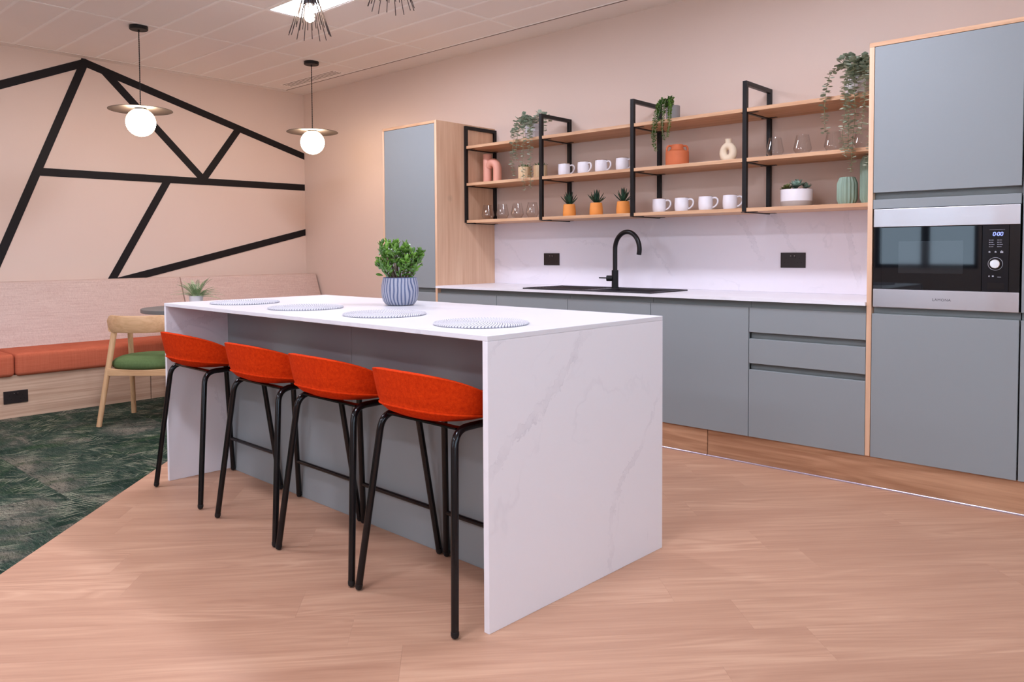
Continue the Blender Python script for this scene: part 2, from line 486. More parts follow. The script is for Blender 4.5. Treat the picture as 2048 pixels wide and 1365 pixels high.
def smooth_path(pts, n=6):
    """Catmull-Rom through the points"""
    P = [Vector(p) for p in pts]; out = []
    for i in range(len(P) - 1):
        a = P[i - 1] if i else P[0] * 2 - P[1]; b, c = P[i], P[i + 1]; d = P[i + 2] if i + 2 < len(P) else P[-1] * 2 - P[-2]
        for k in range(n):
            t = k / n
            out.append(.5 * ((2 * b) + (c - a) * t + (2 * a - 5 * b + 4 * c - d) * t * t + (3 * b - a - 3 * c + d) * t ** 3))
    out.append(P[-1])
    return out
def bend(p0, p1, p2, r, n=6):
    """polyline p0-p1-p2 with a rounded corner"""
    p0, p1, p2 = Vector(p0), Vector(p1), Vector(p2)
    a = (p0 - p1).normalized(); b = (p2 - p1).normalized()
    s, e = p1 + a * r, p1 + b * r
    return [p0] + [(s * (1 - t) ** 2 + p1 * 2 * t * (1 - t) + e * t * t) for t in [k / n for k in range(n + 1)]] + [p2]
# ================================================================== STRUCTURE
def floor_mat():
    t = NT('vinyl_oak_plank')
    co = t.coord(); r = t.objrand()
    co2 = t.vadd(co, t.comb(t.math('MULTIPLY', r, 31.0), t.math('MULTIPLY', r, 13.0), 0))
    big = t.noise(t.mapping(co2, (.55, 5.5, 5)), 1.0, 3, .55, .8)
    lines = t.math('ABSOLUTE', t.math('SUBTRACT', t.math('FRACT', t.math('MULTIPLY', big, 9.0)), .5))
    gate = t.math('MULTIPLY', t.math('SUBTRACT', t.noise(t.mapping(co2, (.9, 3.0, 3)), 1, 2), .42), 5, clamp=True)
    fine = t.noise(t.mapping(co2, (3.5, 95, 95)), 1.0, 4, .62)
    mid = t.noise(t.mapping(co2, (.8, 16, 16)), 1.0, 3, .6)
    f = t.math('ADD', t.math('MULTIPLY', t.math('MULTIPLY', lines, gate), .5), t.math('MULTIPLY', fine, .42))
    f = t.math('ADD', f, t.math('MULTIPLY', t.math('SUBTRACT', mid, .5), .40))
    f = t.math('ADD', f, t.math('MULTIPLY', t.math('SUBTRACT', r, .5), .05))
    col = t.ramp(f, [(.04, lin(166, 121, 96)), (.36, lin(191, 147, 119)), (.68, lin(209, 167, 138))])
    t.set(color=col, rough=t.math('ADD', .42, t.math('MULTIPLY', fine, .12)), spec=.42)
    t.bump(fine, .05, .0005)
    return t.m
M['floor'] = floor_mat()

def carpet_mat():
    t = NT('green_carpet_tile')
    co = t.coord(); r = t.objrand()
    off = t.comb(t.math('MULTIPLY', r, 41.0), t.math('MULTIPLY', r, 27.0), 0)
    c2 = t.vadd(co, off)
    cloud = t.noise(t.mapping(c2, (2.0, 3.2, 1), (0, 0, .7)), 1.0, 5, .62, .8)
    cloud2 = t.noise(t.mapping(c2, (3.2, 2.0, 1), (0, 0, .3), (3.3, 1.1, 0)), 1.0, 4, .6, .4)
    pile = t.noise(co, 170, 4, .8)
    s1 = t.noise(t.mapping(c2, (12, 110, 1), (0, 0, -.75)), 1.0, 3, .65)
    s2 = t.noise(t.mapping(c2, (16, 90, 1), (0, 0, -1.15), (5.1, 2.7, 0)), 1.0, 3, .65)
    base = t.ramp(cloud, [(.36, lin(26, 44, 34)), (.47, lin(46, 62, 50)), (.55, lin(68, 72, 62)), (.66, lin(114, 106, 92))])
    base = t.mix(t.math('MULTIPLY', t.math('SUBTRACT', cloud2, .52), 5, clamp=True), base, lin(40, 62, 38))
    base = t.mix(t.math('MULTIPLY', t.math('SUBTRACT', s1, .54), 3.5, clamp=True), base, lin(112, 110, 100))
    base = t.mix(t.math('MULTIPLY', t.math('SUBTRACT', .48, s2), 5.0, clamp=True), base, lin(20, 34, 28))
    # thin scratch-like yarn lines in three directions
    tot = None
    for i, (ang, su, sv) in enumerate(((1.15, 4.5, 95), (.85, 4, 85), (1.75, 6, 100), (.3, 5, 95), (2.4, 7, 110))):
        m = t.mapping(c2, (su, sv, 1), (0, 0, 0), (i * 3.1, i * 1.7, 0))
        rot = t.mapping(c2, (1, 1, 1), (0, 0, -ang))
        vo = t.n('ShaderNodeTexVoronoi', voronoi_dimensions='2D'); t.put(vo.inputs['Vector'], t.mapping(rot, (su, sv, 1), (0, 0, 0), (i * 3.1, i * 1.7, 0))); vo.inputs['Scale'].default_value = 1.0
        ln = t.math('MULTIPLY', t.math('SUBTRACT', .34, vo.outputs['Distance']), 7, clamp=True)
        ln = t.math('MULTIPLY', ln, t.math('GREATER_THAN', t.sep(vo.outputs['Color'])[0], .55))
        g = t.math('MULTIPLY', t.math('SUBTRACT', t.noise(t.mapping(c2, (3.0, 3.0, 1), (0, 0, 0), (i * 7.7, 2.2, 0)), 1.0, 2), .535), 10, clamp=True)
        ln = t.math('MULTIPLY', ln, g)
        tot = ln if tot is None else t.math('MAXIMUM', tot, ln)
    col = t.mix(t.math('MULTIPLY', tot, .55), base, lin(168, 166, 140))
    col = t.mix(.8, col, t.ramp(pile, [(.36, (.10, .10, .10)), (.64, (2.1, 2.1, 2.1))]), 'MULTIPLY')
    t.set(color=col, rough=.95, spec=.1)
    t.bump(pile, .8, .004)
    return t.m
M['carpet'] = carpet_mat()

# ---- floor: slab + vinyl planks laid on the diagonal
fl = tag(link('floor', MB().box(XL, XR, YF, YW, -.12, -.004).mesh('floor', 'floor', smooth=False)), 'pale oak vinyl plank floor', None, None, 'structure')
CARPET = -5.10
ang = math.radians(47); ca, sa = math.cos(ang), math.sin(ang)
PL, PW, GAP = 1.22, .20, .00015
cache = {}
def room_clip(poly):
    for a, b, c in ((1, 0, XR), (-1, 0, -XL), (0, 1, YW), (0, -1, -YF)):
        if poly: poly = clip(poly, a, b, c)
    return poly
def piece(name, parent, poly, thick, mat, cx, cy, rot, full):
    """one flat flooring piece, its own object; whole pieces share one mesh"""
    c, s = math.cos(-rot), math.sin(-rot)
    loc = [((x - cx) * c - (y - cy) * s, (x - cx) * s + (y - cy) * c) for x, y in poly]
    if full and name in cache:
        me = cache[name]
    else:
        me = MB().prism(loc, -thick, 0).mesh(name, mat, bevel=0, smooth=False)
        if full: cache[name] = me
    o = link(name, me, parent); o.location = (cx, cy, 0); o.rotation_euler = (0, 0, rot)
    return o
rows = range(-40, 41)
for j in rows:
    off = random.random() * PL
    for i in range(-9, 9):
        u0 = i * PL + off; v0 = j * PW
        loc = [(u0 + GAP, v0 + GAP), (u0 + PL - GAP, v0 + GAP), (u0 + PL - GAP, v0 + PW - GAP), (u0 + GAP, v0 + PW - GAP)]
        wp = [(x * ca - y * sa - 1.0, x * sa + y * ca - 3.0) for x, y in loc]
        cl = room_clip(list(wp))
        if cl: cl = clip(cl, -1, -1, -CARPET)
        if not cl or len(cl) < 3 or area(cl) < .004: continue
        cx = sum(p[0] for p in wp) / 4; cy = sum(p[1] for p in wp) / 4
        if min(p[1] for p in cl) > .06: continue
        piece('floor_plank', fl, cl, .004, 'floor', cx, cy, ang, area(cl) > area(wp) * .999)
# ---- carpet tiles
cp = link('carpet', MB().prism(clip([(XL, YF), (XR, YF), (XR, YW), (XL, YW)], 1, 1, CARPET), -.004, -.0035).mesh('carpet', 'carpet', smooth=False))
tag(cp, 'mottled dark green and grey carpet beside the vinyl floor', None, None, 'structure')
for i in range(-8, 16):
    for j in range(-16, 8):
        x0, y0 = -3.36 + (i - 4) * .5, -2.65 + j * .5
        wp = [(x0 + .0006, y0 + .0006), (x0 + .4994, y0 + .0006), (x0 + .4994, y0 + .4994), (x0 + .0006, y0 + .4994)]
        cl = room_clip(list(wp))
        if cl: cl = clip(cl, 1, 1, CARPET)
        if not cl or len(cl) < 3 or area(cl) < .003: continue
        piece('carpet_tile', cp, cl, .0035, 'carpet', x0 + .25, y0 + .25, 0, area(cl) > .2485)

# ---- walls
wl = tag(link('wall_left', MB().box(XL - .12, XL, YF - .12, YW + .12, -.1, ZC + .3).mesh('wall_left', 'wall', smooth=False)), 'beige wall with black geometric stripes', None, None, 'structure')
tag(link('wall_back', MB().box(XL - .12, XR + .12, YW, YW + .12, -.1, ZC + .3).mesh('wall_back', 'wall', smooth=False)), 'beige wall behind the kitchen run', None, None, 'structure')
WINS = [(-2.0, -.85)]; WZ0, WZ1 = .92, 2.38
wf = MB().box(XL - .12, XR + .12, YF - .12, YF, -.1, WZ0).box(XL - .12, XR + .12, YF - .12, YF, WZ1, ZC + .3)
xs = [XL - .12] + [e for w in WINS for e in w] + [XR + .12]
for k in range(0, len(xs), 2): wf.box(xs[k], xs[k + 1], YF - .12, YF, WZ0, WZ1)
tag(link('wall_front', wf.mesh('wall_front', 'wall', smooth=False)), 'beige wall with windows opposite the kitchen', None, None, 'structure')
for k, (a, b) in enumerate(WINS):
    w = link('window_%d' % (k + 1), None); w.location = ((a + b) / 2, YF - .06, WZ0); ORG[w.name] = tuple(w.location); tag(w, 'dark framed window opposite the kitchen', None, None, 'structure')
    fr = MB(); t_ = .05
    for bx in ((a, b, WZ0, WZ0 + t_), (a, b, WZ1 - t_, WZ1), (a, a + t_, WZ0, WZ1), (b - t_, b, WZ0, WZ1), ((a + b) / 2 - .045, (a + b) / 2 + .045, WZ0, WZ1)):
        fr.box(bx[0], bx[1], YF - .09, YF - .03, bx[2], bx[3])
    part('window_frame', fr, 'window_frame', w, smooth=False)
    for s0, s1 in ((a + t_, (a + b) / 2 - .045), ((a + b) / 2 + .045, b - t_)):
        part('pane', MB().box(s0, s1, YF - .063, YF - .057, WZ0 + t_, WZ1 - t_), 'window_glass', w, smooth=False)

# right wall with two windows
WINR = [(-6.0, -4.6), (-4.2, -2.8), (-2.4, -1.0)]
wr = MB().box(XR, XR + .12, YF - .12, YW + .12, -.1, WZ0).box(XR, XR + .12, YF - .12, YW + .12, WZ1, ZC + .3)
ys = [YF - .12] + [e for w in WINR for e in w] + [YW + .12]
for k in range(0, len(ys), 2): wr.box(XR, XR + .12, ys[k], ys[k + 1], WZ0, WZ1)
tag(link('wall_right', wr.mesh('wall_right', 'wall', smooth=False)), 'beige wall with windows at the far right of the kitchen', None, None, 'structure')
for k, (a, b) in enumerate(WINR):
    w = link('window_%d' % (k + 2), None); w.location = (XR + .06, (a + b) / 2, WZ0); ORG[w.name] = tuple(w.location); tag(w, 'dark framed window in the right wall', None, None, 'structure')
    fr = MB(); t_ = .05
    for bx in ((a, b, WZ0, WZ0 + t_), (a, b, WZ1 - t_, WZ1), (a, a + t_, WZ0, WZ1), (b - t_, b, WZ0, WZ1), ((a + b) / 2 - .045, (a + b) / 2 + .045, WZ0, WZ1)):
        fr.box(XR + .03, XR + .09, bx[0], bx[1], bx[2], bx[3])
    part('window_frame', fr, 'window_frame', w, smooth=False)
    for s0, s1 in ((a + t_, (a + b) / 2 - .045), ((a + b) / 2 + .045, b - t_)):
        part('pane', MB().box(XR + .057, XR + .063, s0, s1, WZ0 + t_, WZ1 - t_), 'window_glass', w, smooth=False)

# black stripes on the left wall (raised 4 mm), wall coordinates (y, z) -> each band its own piece
SK = [0]
def stripe(p, q, w=.064, e0=0, e1=0, cuts=()):
    (y0, z0), (y1, z1) = p, q
    dx, dz = y1 - y0, z1 - z0; L = math.hypot(dx, dz); dx /= L; dz /= L
    y0 -= dx * e0; z0 -= dz * e0; y1 += dx * e1; z1 += dz * e1
    nx, nz = -dz * w / 2, dx * w / 2
    poly = [(y0 + nx, z0 + nz), (y1 + nx, z1 + nz), (y1 - nx, z1 - nz), (y0 - nx, z0 - nz)]
    poly = clip(poly, 1, 0, YW - .004)
    for c in cuts: poly = clip(poly, *c)
    SK[0] += 1
    o = part('wall_stripe', MB().prism_ax(poly, XL, XL + .0025 + .0004 * SK[0], 'x'), 'stripe', wl, smooth=False)
AP = (-1.472, 2.742)
def left_cut(p, q, keep):          # half-plane of the line p-q on the side of point keep
    a, b = -(q[1] - p[1]), q[0] - p[0]; c = a * p[0] + b * p[1]
    return (a, b, c) if a * keep[0] + b * keep[1] <= c else (-a, -b, -c)
e1 = .02
stripe((-3.6, 2.467 - (2.742 - 2.467) / (2.084 - 1.472) * 1.516), (-1.472, 2.742), e1=.03)
stripe(AP, (-2.72, -.36), cuts=[(0, 1, 2.77)])
stripe((-1.49, 2.752), (.70, 2.124), e0=.01)
stripe((-1.300, 2.684), (-.463, 1.838), e0=.022)
stripe((-.104, 2.34), (-.463, 1.838))
stripe((-1.822, 1.812), (.70, 1.824))
stripe((-.797, 1.806), (-1.30, .915), cuts=[(0, -1, -.80)])
stripe((-1.36, .880), (.70, 1.378), cuts=[(0, -1, -.80)])

# ---- ceiling: slab, tee grid, tiles
ce = tag(link('ceiling', MB().box(XL - .12, XR + .12, YF - .12, YW + .12, ZC + .02, ZC + .14).mesh('ceiling', 'ceiling', smooth=False)), 'white suspended tile ceiling', None, None, 'structure')
yl = [.362 - .297 * k for k in range(23)] + [YF]
xl = [-5.72, -4.475] + [-3.54 + .935 * k for k in range(8)] + [XR]
part('ceiling_margin', MB().box(XL, XR, .376, YW, ZC, ZC + .02).box(XL, -5.726, YF, .376, ZC, ZC + .02), 'plaster_edge', ce, smooth=False)
g = MB().box(-5.726, XR, .3665, .3775, ZC - .0025, ZC + .02).box(-5.734, -5.728, -2.0, .3665, ZC - .0005, ZC + .02)  # solid dark strips at ceiling level, the gap's shade put into their colour
part('gap_shade_strip', g, 'gap_shade', ce, smooth=False)
g = MB(); tw = .0105
for y in yl[:-1]: g.box(-5.726, XR, y - tw, y + tw if y < .36 else y + .008, ZC - .002, ZC + .016)
for x in xl[:-1]: g.box(x - (tw if x > -5.7 else .006), x + tw, YF, .366, ZC - .0016, ZC + .0155)
part('ceiling_grid', g, 'tee', ce, smooth=False)
LIT = {(j, i) for j in (4, 12, 20) for i in (2, 5)}
tcache = {}
for j in range(len(yl) - 1):
    for i in range(len(xl) - 1):
        if (j, i) in LIT: continue
        w_, d_ = xl[i + 1] - xl[i] - 2 * tw, yl[j] - yl[j + 1] - 2 * tw
        if w_ < .03 or d_ < .03: continue
        key = (round(w_, 3), round(d_, 3))
        if key not in tcache:
            tcache[key] = MB().box(-w_ / 2, w_ / 2, -d_ / 2, d_ / 2, 0, .012).mesh('ceiling_tile', 'ceiling', smooth=False)
        o = link('ceiling_tile', tcache[key], ce); o.location = ((xl[i] + xl[i + 1]) / 2, (yl[j] + yl[j + 1]) / 2, ZC + .0005)

# ---- recessed light panels
def light_panel(i, j, label):
    x0, x1, y1, y0 = xl[i] + .011, xl[i + 1] - .011, yl[j] - .011, yl[j + 1] + .011
    t = thing('ceiling_light', label, 'ceiling light', ((x0 + x1) / 2, (y0 + y1) / 2, ZC), 'recessed ceiling light panels')
    f = MB(); b = .014
    f.box(x0, x1, y0, y0 + b, ZC, ZC + .015).box(x0, x1, y1 - b, y1, ZC, ZC + .015).box(x0, x0 + b, y0 + b, y1 - b, ZC, ZC + .015).box(x1 - b, x1, y0 + b, y1 - b, ZC, ZC + .015)
    part('frame', f, 'tee', t, smooth=False)
    m = MB().box(x0 + b, x1 - b, y0 + b, y1 - b, ZC + .0062, ZC + .014); m.cur = 1
    m.add([(x0 + b, y0 + b, ZC + .006), (x0 + b, y1 - b, ZC + .006), (x1 - b, y1 - b, ZC + .006), (x1 - b, y0 + b, ZC + .006)], [(0, 1, 2, 3)])
    part('diffuser', m, ['tee', 'panel'], t, smooth=False, recalc=False)
LPN = ['row by the kitchen', 'row above the camera side of the island', 'row by the windows']
CPN = ['left one', 'right one']
for a, j in enumerate((4, 12, 20)):
    for b, i in enumerate((2, 5)):
        light_panel(i, j, 'white recessed light panel, %s of the %s' % (CPN[b], LPN[a]) if (a, b) != (0, 0) else 'bright white recessed light panel in the ceiling behind the wire lamp')

# ---- ceiling air vent
t = thing('air_vent', 'slotted white air vent in the ceiling near the corner', 'air vent', (-5.11, .265, ZC))
part('frame', MB().box(-5.56, -4.67, .195, .335, ZC - .002, ZC + .001), 'tee', t, bevel=.0008, seg=1, smooth=False)
for k in range(4):
    y = .213 + k * .028
    part('slot', MB().box(-5.535, -4.697, y, y + .008, ZC - .0028, ZC - .0018), 'gap_shade', t, smooth=False)

# ================================================================== KITCHEN RUN
DZ0, ZTOP = .15, 2.129
# plinth boards
for k, (a, b, lab) in enumerate(((-3.09, -2.0, 'oak plinth board at the far left under the cabinets'), (-2.0, -.872, 'oak plinth board under the sink cabinets ending at the joint'), (-.869, 1.3, 'long knotty oak plinth board under the drawers and oven cabinet'))):
    t = thing('plinth_board', lab, 'plinth', ((a + b) / 2, .02, 0), 'oak plinth boards under the kitchen')
    part('board', MB().box(a + .0008, b - .0008, .012, .030, .006, .152), 'plinth', t, bevel=.0006, seg=1, smooth=False)
    part('seal_strip', MB().box(a, b, .004, .0118, .0005, .0075), 'alu', t, bevel=.001, seg=1, smooth=False)

def door(parent, x0, x1, z0, z1, name='door', top_lip=True, y0=0.0, y1=.022):
    g_ = .0016
    return part(name, MB().box(x0 + g_, x1 - g_, y0, y1, z0, z1), 'green', parent, bevel=.0018, seg=2, smooth=True)
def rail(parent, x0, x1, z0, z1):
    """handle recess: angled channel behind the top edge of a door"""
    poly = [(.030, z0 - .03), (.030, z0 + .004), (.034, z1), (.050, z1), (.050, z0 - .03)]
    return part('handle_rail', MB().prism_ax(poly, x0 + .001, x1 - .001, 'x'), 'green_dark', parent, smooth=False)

XB = [-3.0886, -2.4823, -1.855, -1.2359, -.6246, -.0254]
LB = ['sage green base cabinet beside the tall left cabinet', 'sage green base cabinet under the sink drainer', 'sage green base cabinet under the tap and sink bowl', 'sage green base cabinet directly left of the three drawers']
ZD = .8445
for k in range(4):
    a, b = XB[k], XB[k + 1]
    t = thing('base_cabinet', LB[k], 'cabinet', ((a + b) / 2, .3, DZ0), 'sage green base cabinets')
    part('carcass', MB().box(a + .001, b - .001, .05, .60, DZ0, .60).box(a + .001, a + .018, .05, .60, .60, .878).box(b - .018, b - .001, .05, .60, .60, .878), 'carcass', t, smooth=False)
    door(t, a, b, DZ0, ZD)
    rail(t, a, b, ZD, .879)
a, b = XB[4], XB[5]
t = thing('drawer_cabinet', 'sage green cabinet with three drawers beside the oven housing', 'cabinet', ((a + b) / 2, .3, DZ0), 'sage green base cabinets')
part('carcass', MB().box(a + .001, b - .001, .05, .60, DZ0, .878), 'carcass', t, smooth=False)
for z0, z1, zr in ((DZ0, .5125, .546), (.546, .678, .7125), (.7125, ZD, .879)):
    d = door(t, a, b, z0, z1, 'drawer')
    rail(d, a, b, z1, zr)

# worktop with an opening for the sink bowl, and splashback
BX0, BX1, BY0, BY1 = -1.72, -1.30, .055, .385
WTX0, WTX1 = -3.0886, -.0256
M['worktop'] = quartz('white_quartz_worktop', faint=.35, seed=3.1)
m_ = MB()
for bx in ((WTX0, BX0, -.022, YW - .0, ), (BX1, WTX1, -.022, YW), (BX0, BX1, -.022, BY0), (BX0, BX1, BY1, YW)):
    m_.box(bx[0], bx[1], bx[2], bx[3], .880, .8965)
single('worktop', m_, 'worktop', 'thin white quartz worktop along the kitchen wall', 'worktop', ((WTX0 + WTX1) / 2, .3, .88), smooth=False)
sv = [((-1.02, 1.42), (-.82, 1.10), .022, 'XZ'), ((-.78, 1.42), (-.62, 1.12), .020, 'XZ'), ((-.36, 1.42), (-.26, .95), .026, 'XZ'), ((-1.72, 1.30), (-1.45, 1.0), .010, 'XZ'), ((-2.35, 1.23), (-1.95, 1.17), .010, 'XZ'), ((-3.1, 1.30), (-2.72, 1.02), .010, 'XZ')]
M['splash'] = quartz('white_quartz_splashback', sv, faint=.45, seed=5.0, base=(.80, .745, .79))
single('splashback', MB().box(WTX0, WTX1, YW - .013, YW - .001, .8968, 1.38), 'splash', 'white veined quartz splashback under the shelves', 'splashback', (0, 0, 0), bevel=.001, seg=1, smooth=False)

# ---- left tall cabinet
a, b = -3.7279, -3.1119
t = thing('tall_cabinet', 'tall sage green cabinet with oak surround at the left end', 'cabinet', ((a + b) / 2, .3, 0))
part('side_panel', MB().box(b, -3.0888, -.001, YW, .152, ZTOP), 'oak_v', t, bevel=.0008, seg=1, smooth=False)
part('side_panel', MB().box(a, a + .02, -.001, YW, .152, ZTOP - .02), 'oak_v', t, bevel=.0008, seg=1, smooth=False)
part('top_panel', MB().box(a, b - .0003, -.001, YW, ZTOP - .02, ZTOP), 'oak_h', t, bevel=.0008, seg=1, smooth=False)
part('carcass', MB().box(a + .021, b - .001, .05, YW, .15, ZTOP - .021), 'carcass', t, smooth=False)
door(t, a + .021, b - .001, .8775, ZTOP - .022)
door(t, a + .021, b - .001, DZ0, .8440)
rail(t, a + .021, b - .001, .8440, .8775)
part('plinth_panel', MB().box(a, -3.0905, .012, .03, 0, .151), 'plinth', t, smooth=False)

# ---- oven housing
a, b = -.0025, .6005
t = thing('oven_housing', 'tall sage green oven housing with oak edge panel', 'cabinet', (.3, .3, 0))
part('side_panel', MB().box(-.0252, -.0028, -.001, YW, .152, ZTOP - .020), 'oak_v', t, bevel=.0008, seg=1, smooth=False)
part('top_panel', MB().box(-.0252, 1.225, -.001, YW, ZTOP - .0198, ZTOP), 'oak_h', t, bevel=.0008, seg=1, smooth=False)
part('carcass', MB().box(a, b, .30, YW - .01, .15, ZTOP - .021).box(a, a + .002, .05, .3, .15, ZTOP - .03).box(b - .004, b, .05, .3, .15, ZTOP - .03), 'carcass', t, smooth=False)
door(t, a, b, 1.4195, ZTOP - .0215)
door(t, a, b, DZ0, .8435)
rail(t, a, b, .8435, .8765)
door(t, a, b, 1.3425, 1.3865, 'filler_panel')
poly = [(.030, 1.380), (.034, 1.4195), (.034, 1.45), (.05, 1.45), (.05, 1.38)]
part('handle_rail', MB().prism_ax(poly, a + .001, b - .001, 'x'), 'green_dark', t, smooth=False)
# ---- next tall cabinet, only its left edge shows
a, b = .6035, 1.2030
t = thing('tall_cabinet', 'tall sage green cabinet at the right edge beyond the oven', 'cabinet', (.9, .3, 0))
part('carcass', MB().box(a, b, .05, YW - .01, .15, ZTOP - .021), 'carcass', t, smooth=False)
door(t, a, b, .8765, ZTOP - .0215); door(t, a, b, DZ0, .8435); rail(t, a, b, .8435, .8765)
part('side_panel', MB().box(b, b + .022, -.001, YW, .152, ZTOP - .02), 'oak_v', t, bevel=.0008, seg=1, smooth=False)

# ---- built-in microwave
a, b = .0045, .5975
t = thing('microwave_oven', 'built-in microwave with black glass and steel bands', 'microwave', (.3, .1, .876))
part('body', MB().box(a + .01, b - .01, .004, .29, .880, 1.337), 'black_matt', t, smooth=False)
def plate(x0, x1, z0, z1, y=-.004, y1=.004):
    return MB().box(x0, x1, y, y1, z0, z1)
part('steel_band', plate(a, b, 1.2555, 1.3405, -.006), 'steel', t, bevel=.0015)
sb = part('steel_band', plate(a, b, .8765, .9625, -.006), 'steel', t, bevel=.0015)
text('logo', 'LAMONA', .0165, (.300, -.0062, .9195), (PI / 2, 0, 0), 'logo', sb)
part('side_strip', plate(a, .040, .9632, 1.2548, -.002), 'oven_glass', t, smooth=False)
part('side_strip', plate(.5585, b, .9632, 1.2548, -.002), 'oven_glass', t, smooth=False)
d = part('door', plate(.0412, .4555, .9645, 1.2535, -.0055), 'oven_glass', t, bevel=.001, seg=1)
part('viewing_window', plate(.116, .384, 1.040, 1.188, -.0058, -.0050), 'oven_window', d, smooth=False)
c = part('control_panel', plate(.4570, .5575, .9645, 1.2535, -.0055), 'oven_glass_control', t, bevel=.001, seg=1)
# blue seven-segment 0:00
def seg7(x, z, w, h, s):
    m = MB(); th = .0022; sk = .12
    X = lambda px, pz: px + (pz - z) * sk
    for (p, q) in (((x, z), (x + w, z)), ((x, z + h), (x + w, z + h)), ((x, z), (x, z + h / 2)), ((x + w, z), (x + w, z + h / 2)), ((x, z + h / 2), (x, z + h)), ((x + w, z + h / 2), (x + w, z + h))):
        if p[1] == q[1]:
            m.prism_ax([(X(p[0] + .0014, p[1]), p[1] - th / 2), (X(q[0] - .0014, q[1]), q[1] - th / 2), (X(q[0] - .0014, q[1]), q[1] + th / 2), (X(p[0] + .0014, p[1]), p[1] + th / 2)], -.0061, -.0055, 'y')
        else:
            m.prism_ax([(X(p[0], p[1]) - th / 2, p[1] + .001), (X(p[0], p[1]) + th / 2, p[1] + .001), (X(q[0], q[1]) + th / 2, q[1] - .001), (X(q[0], q[1]) - th / 2, q[1] - .001)], -.0061, -.0055, 'y')
    return m
for x in (.4975, .5135, .5255):
    part('display_digit', seg7(x, 1.2075, .0075, .0145, None), 'led', c, smooth=False)
part('display_colon', MB().box(.5085, .5100, -.0061, -.0055, 1.2105, 1.2122).box(.5092, .5107, -.0061, -.0055, 1.2165, 1.2182), 'led', c, smooth=False)
part('display_line', MB().box(.483, .542, -.0059, -.0055, 1.2330, 1.2336), 'print', c, smooth=False)
for r_ in range(4):
    for q in range(2):
        x = .483 + q * .031; z = 1.187 - r_ * .0095
        part('button_text', MB().box(x, x + .005, -.0059, -.0055, z, z + .0022).box(x + .007, x + .007 + (.010, .009, .013, .009)[r_], -.0059, -.0055, z + .0004, z + .0018), 'print', c, smooth=False)
for k, x in enumerate((.485, .508, .531)):
    m = MB(); s_ = (.0035, .0035, .0055)[k]
    m.box(x - s_, x + s_, -.0059, -.0055, 1.1375 - s_, 1.1375 + s_ * .4); m.box(x - s_ * .4, x + s_ * .2, -.0059, -.0055, 1.1375, 1.1375 + s_)
    part('button_symbol', m, 'print', c, smooth=False)
kb = part('dial', MB().lathe([(0, .0), (.0195, .0), (.0195, .013), (.0175, .0152), (0, .0152)], (0, 0, 0), 40).xform(Matrix.Translation((.508, -.0055, 1.085)) @ Matrix.Rotation(PI / 2, 4, 'X')), 'chrome', c)
part('dial_ring', MB().tube([(.508 + .0275 * math.cos(k * PI / 18), -.0058, 1.085 + .0275 * math.sin(k * PI / 18)) for k in range(36)], .0009, 6, closed=True), 'print', c)
part('button_mark', MB().box(.483, .487, -.0059, -.0055, 1.028, 1.034).box(.496, .503, -.0059, -.0055, 1.029, 1.034).box(.516, .530, -.0059, -.0055, 1.027, 1.029), 'print', c, smooth=False)
part('button', plate(.478, .543, .9745, 1.0035, -.0064, -.0056), 'oven_glass', c, bevel=.0008, seg=1)

# ---- wall shelving: four black frames, oak boards between them
FX = [-3.082, -2.322, -1.558, -.795]
SZ = [1.392, 1.677, 1.960]; ST = .021
FY0, FY1 = .285, YW - .001
t = thing('wall_shelving', 'oak wall shelves hung on black metal frames above the sink', 'shelf', (-1.56, YW, 1.375))
hw = .0125
for k, x in enumerate(FX):
    f = MB().box(x - hw, x + hw, FY0, FY0 + .025, 1.372, 2.115).box(x - hw, x + hw, FY1 - .025, FY1, 1.372, 2.115).box(x - hw, x + hw, FY0 + .025, FY1 - .025, 2.09, 2.115)
    fo = part('frame', f, 'black', t, bevel=.001, seg=1, smooth=False)
    for z in SZ:
        br = MB().box(x - hw - .02, x + hw + .05, FY0 + .030, FY0 + .05, z - ST - .003, z - ST).box(x - hw - .02, x + hw + .05, FY1 - .06, FY1 - .04, z - ST - .003, z - ST).box(x - .006, x + .012, FY0 + .02, FY1 - .02, z - ST - .006, z - ST - .0002)
        part('bracket', br, 'black', fo, smooth=False)
ends = FX + [-.026]
for k in range(4):
    for z in SZ:
        x0 = ends[k] + hw + .0006; x1 = ends[k + 1] - (hw + .0006 if k < 3 else .0004)
        part('shelf_board', MB().box(x0, x1, FY0 + .004, YW - .012 if z < 1.4 else YW - .002, z - ST, z), 'oak_h', t, bevel=.0008, seg=1, smooth=False)

# ---- sink
SX0, SX1, SY0, SY1 = -2.25, -1.24, .012, .437; SZT = .9012
t = thing('sink', 'black composite sink with drainer set in the white worktop', 'sink', ((SX0 + SX1) / 2, .22, .8965))
m_ = MB()
rim = .8967
for bx in ((SX0, BX0, SY0, SY1), (BX1, SX1, SY0, SY1), (BX0, BX1, SY0, BY0), (BX0, BX1, BY1, SY1)):
    m_.box(bx[0], bx[1], bx[2], bx[3], rim, SZT)
part('rim', m_, 'sink', t, smooth=False)
m_ = MB(); zb = .72
q = lambda z, s_: [(BX0 + s_, BY0 + s_, z), (BX1 - s_, BY0 + s_, z), (BX1 - s_, BY1 - s_, z), (BX0 + s_, BY1 - s_, z)]
vs = q(SZT, 0) + q(zb, .012) + q(zb, .012) + q(SZT, .0)
m_.add(q(SZT - .0005, .0006) + q(zb, .012), [(0, 1, 5, 4), (1, 2, 6, 5), (2, 3, 7, 6), (3, 0, 4, 7), (4, 5, 6, 7)])
part('bowl', m_, 'sink', t, smooth=False, recalc=False)
part('drain', MB().lathe([(0, 0), (.045, 0), (.045, .003), (.03, .004), (0, .002)], ((BX0 + BX1) / 2, .2, zb + .0005), 24), 'chrome', t)
m_ = MB()
